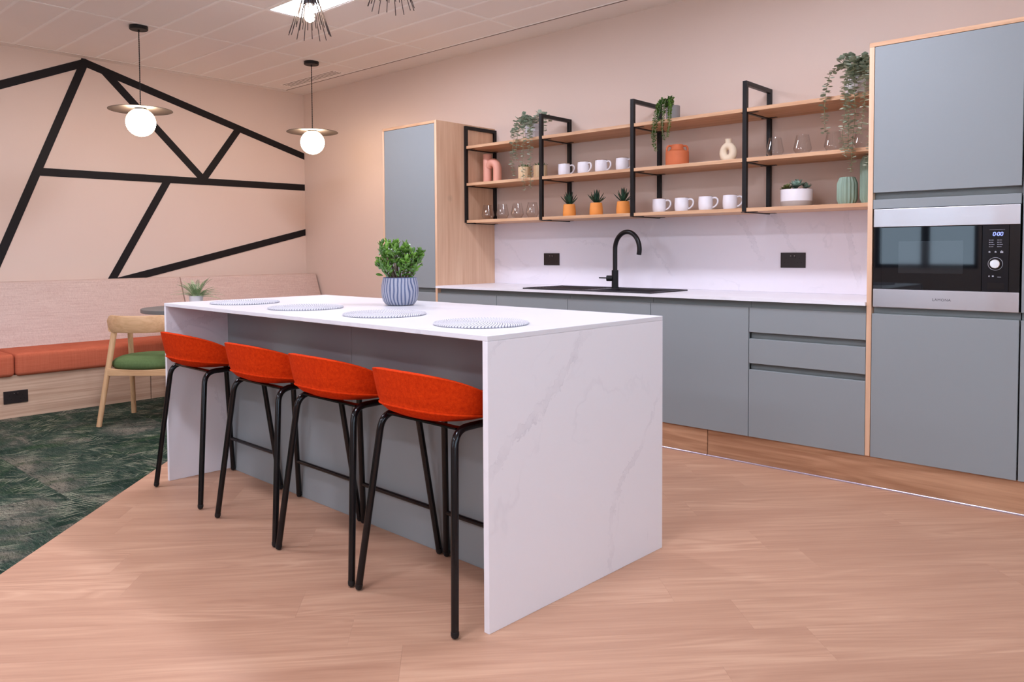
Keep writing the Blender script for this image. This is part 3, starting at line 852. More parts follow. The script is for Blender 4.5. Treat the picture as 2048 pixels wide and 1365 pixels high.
for k in range(9):
    m_.tube([(-2.17, .075 + k * .034, SZT), (-1.80, .075 + k * .034, SZT)], .0032, 6)
part('drainer_ribs', m_, 'sink', t)
for bx in ((SX0, SX1, SY0, SY0 + .012), (SX0, SX1, SY1 - .012, SY1), (SX0, SX0 + .012, SY0 + .012, SY1 - .012), (SX1 - .012, SX1, SY0 + .012, SY1 - .012)):
    part('raised_edge', MB().box(*bx, SZT - .0002, SZT + .004), 'sink', t, bevel=.0015, seg=1)

# ---- tap
TX, TY = -1.766, .400
t = thing('kitchen_tap', 'matt black swan-neck kitchen tap with side lever', 'tap', (TX, TY, SZT))
part('base_ring', MB().lathe([(0, 0), (.027, 0), (.027, .006), (.0, .006)], (TX, TY, SZT + .0003), 28), 'black_matt', t)
part('body', MB().lathe([(0, 0), (.0225, 0), (.0225, .112), (.020, .1135), (0, .1135)], (TX, TY, SZT + .006), 28), 'black_matt', t)
sp = [(TX, TY, SZT + .115), (TX, TY, 1.16)]
R_ = .106
dirx, diry = .985, -.12
for k in range(0, 25):
    a_ = PI - k * PI / 24 * 1.10
    sp.append((TX + dirx * R_ * (1 + math.cos(a_)), TY + diry * R_ * (1 + math.cos(a_)), 1.160 + R_ * 1.08 * math.sin(a_)))
part('spout', MB().tube(sp, .0155, 16), 'black', t)
e_ = sp[-1]
lv = part('valve', MB().tube([(TX - .012, TY - .010, .966), (TX - .050, TY - .024, .966)], .0195, 20), 'black_matt', t)
part('lever', MB().tube([(TX - .045, TY - .022, .968), (TX - .108, TY - .032, .969)], .0042, 10), 'black_matt', lv)

# ---- sockets
def socket(name, cx, cz, plane, w, h, label, ax='y'):
    """UK double socket on a plane y=plane (ax y, facing -y) or x=plane (ax x, facing +x)"""
    P = (lambda u, d, v: (cx + u, plane - d, cz + v)) if ax == 'y' else (lambda u, d, v: (plane + d, cx + u, cz + v))
    t = thing(name, label, 'socket', P(0, 0, 0), 'black double sockets')
    def bx(u0, u1, d0, d1, v0, v1):
        p, q = P(u0, d0, v0), P(u1, d1, v1)
        return MB().box(min(p[0], q[0]), max(p[0], q[0]), min(p[1], q[1]), max(p[1], q[1]), min(p[2], q[2]), max(p[2], q[2]))
    part('plate', bx(-w / 2, w / 2, .0003, .007, -h / 2, h / 2), 'switch', t, bevel=.002)
    for s_ in (-1, 1):
        r = part('rocker', bx(s_ * .011 - .007, s_ * .011 + .007, .0072, .0105, .012, .030), 'switch', t, bevel=.001, seg=1)
        part('indicator', bx(s_ * .011 - .0022, s_ * .011 + .0022, .0106, .0110, .024, .0275), 'chrome', r, smooth=False)
        for du, dv, ww, hh in ((0, .012, .0035, .007), (-.011, -.014, .006, .0035), (.011, -.014, .006, .0035)):
            part('pin_hole', bx(s_ * .040 + du - ww / 2, s_ * .040 + du + ww / 2, .0066, .0073, dv - hh / 2, dv + hh / 2), 'hole', t, smooth=False)
    return t
socket('wall_socket', -2.492, 1.089, YW - .012, .150, .090, 'black double socket on the splashback left of the tap')
socket('wall_socket', -.642, 1.089, YW - .012, .150, .090, 'black double socket on the splashback right of the tap')
# ================================================================== ISLAND
IA = -.0237; IW, ID, IH = 2.3185, .9397, .900
IX, IY = -.3657, -2.2656                     # near right corner; local x runs left (negative), local y towards the kitchen
def isl(x, y, z=0):
    c, s = math.cos(IA), math.sin(IA)
    return (IX + x * c - y * s, IY + x * s + y * c, z)
root = thing('kitchen_island', 'white veined quartz waterfall island with sage green panels', 'kitchen island', (0, 0, 0))
root.location = (IX, IY, 0); root.rotation_euler = (0, 0, IA)
TH = .0165
M['isl_end'] = quartz('white_quartz_island_end', [((.475, .89), (.356, .755), .018, 'YZ'), ((.356, .755), (.217, .65), .026, 'YZ'), ((.217, .65), (.076, .568), .024, 'YZ'), ((.076, .568), (.012, .48), .018, 'YZ'), ((.936, .606), (.81, .445), .012, 'YZ'), ((.81, .445), (.651, .26), .013, 'YZ'), ((.651, .26), (.604, .15), .014, 'YZ'), ((.604, .15), (.62, .0), .015, 'YZ'), ((.013, .832), (.073, .889), .012, 'YZ')], faint=.25, seed=8.0)
M['isl_end2'] = quartz('white_quartz_island_far_end', [((.0, .78), (.32, .84), .02, 'YZ'), ((.35, .1), (.25, .45), .010, 'YZ')], faint=.5, seed=2.3)
M['isl_top'] = quartz('white_quartz_island_top', [((-.35, -.02), (-.12, .35), .012, 'XY'), ((-1.3, .6), (-.8, .95), .014, 'XY')], faint=.3, seed=1.3, base=(.75, .735, .765))
part('top_slab', MB().box(-IW, 0, 0, ID, IH - TH, IH), 'isl_top', root, bevel=.0012, seg=1, smooth=False)
part('end_slab', MB().box(-.022, 0, 0, ID, 0, IH - TH - .0004), 'isl_end', root, bevel=.001, seg=1, smooth=False)
part('end_slab', MB().box(-IW, -IW + .020, 0, ID, 0, IH - TH - .0004), 'isl_end2', root, bevel=.001, seg=1, smooth=False)
for a, b in ((-IW + .021, -1.166), (-1.164, -.023)):
    part('back_panel', MB().box(a, b, .322, .342, .0005, IH - TH - .001), 'green', root, bevel=.001, seg=1, smooth=False)
for k in range(4):
    a = -IW + .023 + k * (IW - .046) / 4; b = a + (IW - .046) / 4
    part('cabinet_door', MB().box(a + .0015, b - .0015, ID - .045, ID - .025, .15, .845), 'green', root, bevel=.0015, seg=1)
part('carcass', MB().box(-IW + .022, -.024, .343, ID - .046, .15, IH - TH - .002), 'carcass', root, smooth=False)
part('plinth', MB().box(-IW + .022, -.024, ID - .10, ID - .082, .0005, .15), 'plinth', root, smooth=False)

# ================================================================== BAR STOOLS
def make_stool():
    t = thing('bar_stool', 'orange felt bar stool', 'bar stool', (0, 0, 0), 'orange felt bar stools along the island')
    r = .0120
    for sx in (-1, 1):
        for sy, name in ((-1, 'leg'), (1, 'leg')):
            foot = (sx * .243, sy * .198, .016); top = (sx * .182, sy * .138, .606)
            p = bend(foot, top, (sx * .176, sy * .045, .606), .055, 8)
            lg = part('leg', MB().tube(p, r, 14), 'black_gloss', t)
            d = (Vector(foot) - Vector(top)).normalized()
            part('foot_cap', MB().tube([Vector(foot) - d * .006, Vector(foot) + d * .004, Vector(foot) + d * .011, Vector(foot) + d * .0145], [r * 1.06, r * 1.06, r * .85, r * .3], 14), 'black_matt', lg)
    f = MB()
    for sx in (-1, 1): f.tube([(sx * .176, -.047, .606), (sx * .176, .047, .606)], r, 14)
    for sy in (-1, 1): f.box(-.172, .172, sy * .112 - .014, sy * .112 + .014, .602, .608)
    part('seat_frame', f, 'black_gloss', t)
    fz = .178; k = (fz - .016) / (.606 - .016)
    fx, fy = .243 + (.182 - .243) * k, .198 + (.138 - .198) * k
    part('footrest', MB().tube([(-fx, fy, fz), (fx, fy, fz)], .0092, 12), 'black_gloss', t)
    # felt bucket seat
    A, Bq, P = .250, .224, 2.45
    n = 56
    def plan(th):
        c, s = math.sin(th), -math.cos(th)          # th = 0 is the back (-y)
        k = (abs(c / A) ** P + abs(s / Bq) ** P) ** (-1 / P)
        return c * k, s * k
    rows = []
    def ring(scale, zf, off=0):
        row = []
        for i in range(n):
            th = 2 * PI * i / n; x, y = plan(th)
            L = math.hypot(x, y); q = scale - off / L
            row.append((x * q, y * q - .004, zf(th)))
        rows.append(row)
    tt = lambda th: ((1 - math.cos(th)) / 2)
    dg = lambda th: math.degrees(min(th, 2 * PI - th))
    rim = lambda th: .779 - min(.126, .058 * (dg(th) / 75) ** 3)
    seam = lambda th: .661 - min(.024, .018 * (dg(th) / 74) ** 2)
    ring(.05, lambda th: .612); ring(.45, lambda th: .6125); ring(.66, lambda th: .620); ring(.82, lambda th: .636)
    ring(.895, lambda th: seam(th) - .004); ring(.905, lambda th: seam(th)); ring(.900, lambda th: seam(th) + .004)
    for q in (.15, .35, .6, .82, .95):
        ring(.905 + .095 * q ** .9, lambda th, q=q: seam(th) + (rim(th) - seam(th)) * q)
    ring(1.0, lambda th: rim(th) - .002); ring(1.0, lambda th: rim(th) + .001, .004); ring(1.0, lambda th: rim(th) + .001, .017); ring(1.0, lambda th: rim(th) - .004, .022)
    for q in (.7, .4, .15):
        ring(.905 + .095 * q - .04, lambda th, q=q: .652 + max(0, (rim(th) - .652)) * q, .014)
    ring(.80, lambda th: .650); ring(.55, lambda th: .648); ring(.2, lambda th: .647)
    vs = [p for row in rows for p in row]; fs = []
    for a in range(len(rows) - 1):
        for i in range(n):
            j = (i + 1) % n
            fs.append((a * n + i, a * n + j, (a + 1) * n + j, (a + 1) * n + i))
    fs.append(tuple(range(n - 1, -1, -1))); fs.append(tuple((len(rows) - 1) * n + i for i in range(n)))
    sh = part('seat_shell', MB().add(vs, fs), 'felt', t, angle=60)
    # piping along the lower seam
    part('piping', MB().tube([(plan(2 * PI * i / n)[0] * .907, plan(2 * PI * i / n)[1] * .907 - .004, seam(2 * PI * i / n)) for i in range(n)], .0032, 6, closed=True), 'felt', sh)
    return t
SL = ['orange felt bar stool nearest the green-seated chair, leftmost of four', 'orange felt bar stool second from the carpet', 'orange felt bar stool second from the veined island end', 'orange felt bar stool nearest the camera, partly behind the white island end']
stool = make_stool()
for k, (x, y) in enumerate(((-2.363, -2.106), (-1.708, -2.122), (-1.188, -2.138), (-.662, -2.148))):
    if k == 0:
        s_ = stool; s_.location = (x, y, 0); s_.rotation_euler = (0, 0, IA); s_['label'] = SL[0]
    else:
        dup(stool, (x, y, 0), IA, SL[k])

# ================================================================== PLACEMATS
def mat_rope():
    t = NT('braided_rope_grey_white')
    co = t.coord(); s = t.sep(co)
    r = t.math('SQRT', t.math('ADD', t.math('MULTIPLY', s[0], s[0]), t.math('MULTIPLY', s[1], s[1])))
    th = t.math('ARCTAN2', s[1], s[0])
    ringi = t.math('FLOOR', t.math('DIVIDE', r, .0092))
    cnt = t.math('FLOOR', t.math('MULTIPLY', t.math('ADD', ringi, .5), 5.2))
    ph = t.math('ADD', t.math('MULTIPLY', t.math('MULTIPLY', th, cnt), 1 / (2 * PI)), t.math('MULTIPLY', t.math('DIVIDE', r, .0092), .8))
    fr = t.math('FRACT', ph)
    m = t.math('GREATER_THAN', fr, .62)
    t.set(color=t.mix(m, (.68, .66, .68), (.25, .24, .275)), rough=.9, spec=.1)
    t.bump(t.math('ABSOLUTE', t.math('SUBTRACT', fr, .5)), .5, .002)
    return t.m
M['rope'] = mat_rope()
prof = [(0, 0.001), (.1655, .001)]
N_R = 18
outer = N_R * .0092
prof = [(0, .0006), (outer - .0035, .0006), (outer - .0008, .0022), (outer, .0048)]
for k in range(N_R - 1, -1, -1):
    for q in (.75, .5, .25, 0.0):
        rr = (k + q) * .0092
        prof.append((rr if rr > 1e-4 else 0, .0085 - (.0026 if q == 0.0 else 0) - (abs(q - .5) * .002 if q else 0)))
me_mat = MB().lathe(prof, (0, 0, 0), 72).mesh('placemat', 'rope', angle=80)
ML = ['round braided placemat at the far left end of the island', 'round braided placemat, second from the carpet end', 'round braided placemat just in front of the striped plant pot', 'round braided placemat nearest the veined island end']
for k, (x, y) in enumerate(((-2.352, -1.952), (-1.797, -1.962), (-1.226, -1.968), (-.648, -2.006))):
    o = link('placemat', me_mat); o.location = (x, y, IH); tag(o, ML[k], 'placemat', 'round placemats on the island')

# ================================================================== ISLAND POT PLANT
def striped_pot():
    t = NT('blue_striped_glaze')
    co = t.coord(); s = t.sep(co)
    th = t.math('ARCTAN2', s[1], s[0])
    a = t.noise(t.comb(t.math('MULTIPLY', th, 1.3), s[2], 0), 2.2, 2)
    w = t.math('ADD', t.math('MULTIPLY', th, 30 / (2 * PI)), t.math('MULTIPLY', t.noise(co, 11, 1, .5, 0), 1.9))
    w2 = t.math('ADD', w, t.math('MULTIPLY', s[2], 5.0))
    st = t.math('ABSOLUTE', t.math('SUBTRACT', t.math('FRACT', w2), .5))
    edge = t.noise(t.mapping(co, (40, 40, 600)), 1, 1)
    m = t.math('GREATER_THAN', t.math('ADD', st, t.math('MULTIPLY', t.math('SUBTRACT', edge, .5), .12)), .21)
    m2 = t.math('MULTIPLY', t.math('SUBTRACT', t.math('ADD', st, t.math('MULTIPLY', t.math('SUBTRACT', edge, .5), .10)), .15), 10, clamp=True)
    col = t.mix(m2, lin(82, 92, 122), lin(156, 156, 168))
    col = t.mix(t.math('GREATER_THAN', s[2], .1285), col, lin(84, 92, 126))
    t.set(color=col, rough=.4, spec=.4)
    t.bump(m2, .3, .002)
    return t.m
M['striped'] = striped_pot()
PX, PYp = -1.612, -1.572
t = thing('potted_jade_plant', 'bushy green jade plant in a blue and white striped pot on the island', 'potted plant', (PX, PYp, IH))
C0 = (PX, PYp, IH)
part('pot', MB().lathe([(0, .001), (.056, .001), (.068, .006), (.079, .022), (.0855, .045), (.0875, .07), (.086, .095), (.081, .120), (.0785, .130), (.0765, .1315), (.0745, .130), (.076, .112), (.076, .108), (0, .108)], C0, 48), 'striped', t)
part('soil', MB().lathe([(0, .115), (.0745, .112)], C0, 24), 'soil', t)
def leaf_mesh(name, L, Wd, thick, mat, cup=.15, ns=5, point=0.0, up=1.0):
    """obovate fleshy leaf along +x, base at the origin, ns cross sections of 6 points"""
    vs = []; fs = []
    for i in range(ns + 1):
        u = i / ns
        w = Wd / 2 * (math.sin(PI * min(1, (u * .92 + .04)) ** (1.35 - point)) ** .8)
        h = thick / 2 * max(.15, math.sin(PI * (u * .9 + .05)) ** .7)
        z0 = cup * L * u * u
        for (a, b) in ((-1, 0), (-.55, .8), (.55, .8), (1, 0), (.55, -.8), (-.55, -.8)):
            vs.append((u * L, a * w, z0 + b * h + abs(a) * w * .25))
    for i in range(ns):
        for k in range(6):
            l = (k + 1) % 6
            fs.append((i * 6 + k, i * 6 + l, (i + 1) * 6 + l, (i + 1) * 6 + k))
    fs.append((5, 4, 3, 2, 1, 0)); fs.append(tuple(ns * 6 + k for k in range(6)))
    return MB().add(vs, fs).mesh(name, mat, angle=70)
def aim(d, roll=0):
    d = Vector(d).normalized()
    return d.to_track_quat('X', 'Z') @ Matrix.Rotation(roll, 3, 'X').to_quaternion()
me_jade = [leaf_mesh('leaf', .034, .019, .0055, 'jade', .12, 4), leaf_mesh('leaf', .027, .0155, .005, 'jade', .2, 4), leaf_mesh('leaf', .021, .0125, .0045, 'jade', .25, 4)]
rng = random.Random(3)
# view-aligned right vector keeps the lopsided crown (taller at the left) as photographed
vr = Vector((.738, .675, 0)); vd = Vector((-.675, .738, 0))
tips = []
br_spec = [(-.085, .0, .155), (-.06, .05, .165), (-.055, -.045, .14), (-.02, .02, .165), (-.015, -.06, .135), (.025, .05, .145), (.03, -.02, .15), (.06, .04, .12), (.065, -.04, .115), (.095, .0, .125), (.04, -.07, .09), (-.095, -.02, .075), (-.07, .03, .11), (.0, .0, .125), (.08, .02, .085), (.02, -.05, .06), (-.05, -.055, .055), (.075, -.03, .05)]
for k, (a, b, h) in enumerate(br_spec):
    base = Vector(C0) + vr * a * .30 + vd * b * .30 + Vector((0, 0, .112))
    tip = Vector(C0) + vr * a + vd * b + Vector((0, 0, .125 + h))
    mid = base.lerp(tip, .55) + vr * a * .12 + Vector((rng.uniform(-.008, .008), rng.uniform(-.008, .008), .006))
    pth = smooth_path([base, mid, tip], 4)
    part('branch', MB().tube(pth, [.0052 - .0032 * i / (len(pth) - 1) for i in range(len(pth))], 6), 'bark', t)
    tips.append((tip, (tip - mid).normalized(), 9))
    tips.append((pth[6], (tip - base).normalized(), 5)); tips.append((pth[4], (tip - base).normalized(), 2))
cnt = 0
for tip, d, n in tips:
    for i in range(n):
        if cnt >= 298: break
        az = rng.uniform(0, 2 * PI) if n < 8 else i * 2.4 + rng.uniform(-.3, .3)
        el = rng.uniform(.1, .5) if n < 8 else (.15 + 1.15 * (i / n) + rng.uniform(-.15, .15))
        side = Vector((math.cos(az), math.sin(az), 0))
        dr = (side * math.cos(el) + Vector((0, 0, 1)) * math.sin(el) * .9 + d * .25).normalized()
        pos = tip - d * (n - i) * .0026 + dr * .003 if n >= 8 else tip + dr * .002
        o = link('leaf', me_jade[rng.choice((0, 0, 1, 1, 2)) if n < 8 or i < 9 else rng.choice((1, 2))], t)
        o.location = pos - Vector(C0); o.rotation_mode = 'QUATERNION'; o.rotation_quaternion = aim(dr, rng.uniform(-.7, .7))
        cnt += 1

# inner foliage, too dense to count
fm = MB()
rj = random.Random(9)
for k, (a, b, h) in enumerate(br_spec):
    for i in range(16):
        u = rj.uniform(.52, 1.0)
        p = Vector(C0) + vr * a * (.45 + .55 * u) + vd * b * (.45 + .55 * u) + Vector((rj.uniform(-.016, .016), rj.uniform(-.016, .016), .120 + h * u + rj.uniform(-.02, .012)))
        az = rj.uniform(0, 2 * PI); el = rj.uniform(-.2, 1.1)
        d = Vector((math.cos(az) * math.cos(el), math.sin(az) * math.cos(el), math.sin(el)))
        src = me_jade[rj.choice((0, 1, 1, 2))]
        mt = Matrix.Translation(p) @ aim(d, rj.uniform(-.8, .8)).to_matrix().to_4x4()
        st0 = len(fm.v)
        fm.add([tuple(mt @ v.co) for v in src.vertices], [tuple(pl.vertices) for pl in src.polygons])
tag(part('foliage', fm, 'jade', t, angle=70), None, None, None, 'stuff')

# ================================================================== PENDANT LAMPS
def make_pendant():
    t = thing('globe_pendant', 'globe pendant', 'pendant lamp', (0, 0, 0), 'opal globe pendants with dark discs')   # origin at the ceiling
    part('canopy', MB().lathe([(0, 0), (.062, 0), (.062, -.024), (.059, -.0265), (0, -.0265)], (0, 0, 0), 40), 'black_matt', t)
    m = MB(); zt, zb = -.0265, -.585
    for s_ in (0, PI):
        m.tube([(.0021 * math.cos(s_ + k * .9), .0021 * math.sin(s_ + k * .9), zt + (zb - zt) * k / 130) for k in range(131)], .0023, 5)
    part('cord', m, 'cord', t)
    part('cord_grip', MB().lathe([(.0, -.026), (.007, -.026), (.007, -.04), (0, -.041)], (0, 0, 0), 14), 'black_matt', t)
    part('shade_disc', MB().lathe([(0, -.578), (.03, -.580), (.10, -.588), (.215, -.597), (.2155, -.5985), (.215, -.600), (.10, -.5915), (.03, -.584), (0, -.583)], (0, 0, 0), 64), 'shade', t)
    part('holder', MB().lathe([(0, -.585), (.040, -.585), (.040, -.600), (0, -.601)], (0, 0, 0), 32), 'black_matt', t)
    part('globe', MB().lathe([(.1 * math.sin(PI * k / 24) if 0 < k < 24 else 0, -.686 - .1 * math.cos(PI * k / 24)) for k in range(25)], (0, 0, 0), 40), 'globe', t)
    return t
p_ = make_pendant(); p_.location = (-4.543, -1.543, ZC); p_['label'] = 'lit opal globe pendant nearer the camera, in front of the striped wall'
dup(p_, (-4.549, -.106, ZC), .3, 'lit opal globe pendant hanging by the room corner')

def bulb_glass():
    t = NT('bulb_clear_glass')
    t.set(color=(1, .96, .9), rough=.0, Transmission_Weight=1.0, IOR=1.1)
    return t.m
def make_spiky():
    t = thing('wire_cage_lamp', 'lamp with cage of straight wire rods', 'pendant lamp', (0, 0, 0), 'wire rod lamps over the island')  # origin at the ceiling
    ztip = -.585
    part('canopy', MB().lathe([(0, 0), (.05, 0), (.05, -.022), (0, -.024)], (0, 0, 0), 32), 'black_matt', t)
    part('cord', MB().tube([(0, 0, -.02), (0, 0, ztip + .21)], .003, 8), 'cord', t)
    part('holder', MB().lathe([(0, ztip + .150), (.024, ztip + .150), (.026, ztip + .154), (.026, ztip + .205), (.020, ztip + .215), (0, ztip + .217)], (0, 0, 0), 28), 'socket_grey', t)
    part('rod_ring', MB().tube([(.034 * math.cos(k * PI / 12), .034 * math.sin(k * PI / 12), ztip + .19) for k in range(24)], .004, 8, closed=True), 'rod', t)
    n = 16
    for k in range(n):
        a = 2 * PI * k / n + .1
        ln = 0 if k % 3 else .012
        part('rod', MB().tube([(.034 * math.cos(a), .034 * math.sin(a), ztip + .195), (.100 * math.cos(a), .100 * math.sin(a), ztip + ln)], .0019, 6), 'rod', t)
    for k in range(9):
        a = 2 * PI * k / 9 + .3
        part('rod', MB().tube([(.030 * math.cos(a), .030 * math.sin(a), ztip + .195), (.068 * math.cos(a), .068 * math.sin(a), ztip + .045)], .0019, 6), 'rod', t)
    bz = ztip + .150
    part('bulb', MB().lathe([(0, bz), (.012, bz - .002), (.0135, bz - .012), (.017, bz - .026), (.0235, bz - .046), (.025, bz - .057), (.0235, bz - .068), (.017, bz - .078), (.008, bz - .083), (0, bz - .084)][::-1], (0, 0, 0), 28), 'bulb', t)
    return t
w_ = make_spiky(); w_.location = (-2.040, -1.76, ZC); w_['label'] = 'wire rod cage lamp with glowing bulb in front of the ceiling light'
dup(w_, (-1.422, -1.76, ZC), .2, 'wire rod cage lamp cut off by the top of the frame')

# ================================================================== BENCH
t = thing('banquette_bench', 'built-in banquette with coral seat and beige backrest along the striped wall', 'bench', (-5.3, -1.5, 0))
BXF = -5.0
for y0, y1 in ((-6.2, -4.9), (-4.9, -3.1), (-3.1, -1.327), (-1.323, .62)):
    part('base_board', MB().box(BXF - .022, BXF, y0 + .001, y1 - .001, .0, .30), 'bench_oak', t, bevel=.0008, seg=1, smooth=False)
part('base_frame', MB().box(XL + .002, BXF - .024, -6.2, .62, 0, .288), 'carcass', t, smooth=False)
def cushion(x0, x1, y0, y1, z0, z1, r=.03, puff=.01):
    m = MB().box(x0, x1, y0, y1, z0, z1)
    return m
for y0, y1 in ((-6.2, -3.95), (-3.95, -2.262), (-2.262, -.8), (-.8, .60)):
    m = MB()
    nx, ny = 10, 16; x0, x1 = -5.46, BXF + .03; z0, z1 = .292, .452
    me = MB().box(x0, x1, y0 + .002, y1 - .002, z0, z1).mesh('seat_cushion', 'coral', bevel=.028, seg=5, angle=80, org=ORG[t.name])
    link('seat_cushion', me, t)
def tilt_poly(d=0):
    return [(-5.475, .44), (-5.405, .44), (-5.607, .928), (-5.625, .938), (-5.66, .938), (-5.69, .92)]
for y0, y1 in ((-6.2, -4.0), (-4.0, -2.5), (-2.5, -.797), (-.793, .608)):
    m = MB().prism_ax([(p[0], p[1]) for p in tilt_poly()], y0 + .001, y1 - .001, 'y')
    part('backrest_pad', m, 'linen', t, bevel=.008, seg=3, angle=60)
part('backrest_frame', MB().prism_ax([(-5.69, .30), (-5.48, .30), (-5.478, .43), (-5.692, .915), (XL + .002, .915), (XL + .002, .30)], -6.2, .62, 'y'), 'bench_oak', t, smooth=False)
socket('wall_socket', -2.258, .147, BXF, .150, .088, 'black double socket low on the oak bench base', 'x')

# ================================================================== TABLE + FERN + CHAIR
TC = (-4.520, -1.172); TR = .386; TZ = .737
t = thing('round_table', 'small round grey table partly hidden behind the island', 'table', (*TC, 0))
part('table_top', MB().lathe([(0, TZ - .028), (TR - .003, TZ - .028), (TR, TZ - .025), (TR, TZ - .003), (TR - .003, TZ), (0, TZ)], (*TC, 0), 72), 'table_top', t)
part('column', MB().lathe([(0, .016), (.04, .016), (.035, .03), (.035, TZ - .03), (0, TZ - .03)], (*TC, 0), 28), 'black_matt', t)
part('base', MB().lathe([(0, .0005), (.24, .0005), (.24, .008), (.05, .018), (0, .018)], (*TC, 0), 48), 'black_matt', t)
t = thing('potted_fern', 'green fern in a small white pot on the round table', 'potted plant', (*TC, TZ))
part('pot', MB().lathe([(0, .0005), (.043, .0005), (.046, .004), (.0515, .085), (.051, .0875), (.048, .0875), (.047, .07), (0, .07)], (*TC, TZ), 36), 'white_ceramic', t)
part('soil', MB().lathe([(0, .076), (.0475, .074)], (*TC, TZ), 20), 'soil', t)
rng = random.Random(11)
def frond(base, d, L, droop):
    pts = []; n = 15
    d = Vector(d).normalized()
    for i in range(n + 1):
        u = i / n
        pts.append(Vector(base) + d * L * u + Vector((0, 0, -droop * L * u * u)))
    m = MB().tube(pts, [.0014 - .001 * i / n for i in range(n + 1)], 4)
    side = d.cross(Vector((0, 0, 1)))
    side = side.normalized() if side.length > .05 else Vector((1, 0, 0))
    for i in range(3, n + 1):
        u = i / n; w = .020 * math.sin(PI * (u * .80 + .14)) ** .7 + .003
        tg = (pts[min(i + 1, n)] - pts[i - 1]).normalized(); nrm = side.cross(tg)
        for s_ in (-1, 1):
            a = pts[i]; dr = (side * s_ + tg * .45 + nrm * .12).normalized()
            q = tg * .0019 * (w / .020 + .4)
            b1, b2, e = a + dr * w * .45 + q, a + dr * w * .45 - q, a + dr * w
            k = len(m.v)
            m.add([a, b2, e, b1], [(0, 1, 2, 3)])
    return m
fb = Vector((TC[0], TC[1], TZ + .075))
spec = [(-1.0, .25, 1.15, .155), (-.55, .5, 1.1, .145), (-.85, -.4, .75, .15), (-.2, -.4, 1.25, .12), (.3, .3, 1.15, .135), (.6, 0, 1.15, .17), (.75, -.45, .6, .16), (1.0, .1, .60, .165), (1.0, -.3, .32, .17), (.9, .5, .8, .13), (-.7, .0, 1.3, .12), (.1, -.8, .7, .12), (-.4, -.8, .6, .12), (.5, -.7, .45, .13), (0, .4, 1.4, .11), (-.9, .6, .6, .13), (.4, .9, .5, .12), (1.0, .3, .25, .15)]
spec += [(a * .8 + .15, b * .8 - .2, c + .25, L * .95) for a, b, c, L in spec[:12]] + [(a * .9 - .1, -b * .7, c * .8 + .1, L * 1.05) for a, b, c, L in spec[2:12]]
rf = random.Random(5)
spec += [(rf.uniform(-1, 1), rf.uniform(-1, 1), rf.uniform(.35, 1.3), rf.uniform(.10, .165)) for _ in range(16)]
for a, b, c, L in spec:
    part('frond', frond(fb + vr * a * .012 + vd * b * .012, vr * a + vd * b + Vector((0, 0, c)), L * (1.5 if c > .9 else 1.18), .34), 'fern', t)

# chair: local x = right, y = forward
t = thing('dining_chair', 'pale wooden chair with curved back and round green seat', 'chair', (0, 0, 0))
def taper(p, q, r0, r1, n=14, mid=None):
    pts = [Vector(p).lerp(Vector(q), k / 8) for k in range(9)]
    return MB().tube(pts, [r0 + (r1 - r0) * k / 8 for k in range(9)], n)
for sx in (-1, 1):
    part('leg', taper((sx * .272, -.226, .0005), (sx * .172, -.190, .640), .0165, .0190), 'chair_wood_z', t)
    part('leg', taper((sx * .270, .224, .0005), (sx * .222, .105, .618), .0165, .0175), 'chair_wood_z', t)
# curved back plank
m = MB(); n = 22; secs = []
for i in range(n + 1):
    u = -1 + 2 * i / n
    x = u * .208; y = -.262 + .085 * abs(u) ** 2.2
    edge = max(0, abs(u) - .86) / .14
    z1 = .742 - .030 * edge ** 1.6; z0 = .628 + .012 * edge
    tx, ty = .208, .085 * 2.2 * abs(u) ** 1.2 * (1 if u > 0 else -1)
    L = math.hypot(tx, ty); nx, ny = -ty / L, tx / L
    th = .011
    tilt = .018
    for (dn, z) in ((-th * .6, z0), (-th, z0 + .008), (-th, z1 - .008), (-th * .5, z1), (th * .5, z1), (th, z1 - .008), (th, z0 + .008), (th * .6, z0)):
        k = (z - z0) / (z1 - z0) * -tilt
        secs.append((x + nx * dn, y + ny * dn + k, z))
fs = []
for i in range(n):
    for k in range(8):
        l = (k + 1) % 8
        fs.append((i * 8 + k, i * 8 + l, (i + 1) * 8 + l, (i + 1) * 8 + k))
fs += [tuple(range(8)), tuple(n * 8 + k for k in range(7, -1, -1))]
part('backrest', m.add(secs, fs), 'chair_wood', t, angle=50)
for sx in (-1, 1):
    pth = smooth_path([(sx * .190, -.196, .646), (sx * .220, -.10, .640), (sx * .228, .02, .632), (sx * .222, .115, .624)], 6)
    part('arm', MB().tube(pth, [.020] * (len(pth) - 3) + [.018, .015, .010], 12), 'chair_wood', t)
# rails
def rail_poly(x0, x1, z0, z1, dip):
    n = 14
    return [(x0, z0), (x1, z0)] + [(x1 + (x0 - x1) * k / n, z1 - dip * math.sin(PI * k / n) ** .7) for k in range(n + 1)]
part('seat_rail', MB().prism_ax(rail_poly(-.226, .226, .338, .390, .012), -.222, -.198, 'y'), 'chair_wood', t, bevel=.003)
part('seat_rail', MB().prism_ax(rail_poly(-.236, .236, .338, .390, .012), .130, .154, 'y'), 'chair_wood', t, bevel=.003)
for sx in (-1, 1):
    part('seat_rail', MB().box(sx * .215 - .011, sx * .215 + .011, -.20, .135, .340, .378), 'chair_wood', t, bevel=.003)
def sq(s_, A_=.246, B_=.226, P_=2.6, n=48):
    out = []
    for i in range(n):
        a = 2 * PI * i / n; c, s2 = math.cos(a), math.sin(a)
        k = (abs(c / A_) ** P_ + abs(s2 / B_) ** P_) ** (-1 / P_)
        out.append((c * k * s_, s2 * k * s_ - .01))
    return out
rws = [(.80, .380), (.93, .381), (.985, .392), (1.0, .408), (.985, .424), (.93, .440), (.82, .452), (.6, .460), (.3, .464), (.05, .465)]
vs = [(x, y, z) for s_, z in rws for x, y in sq(s_)]
fs = []
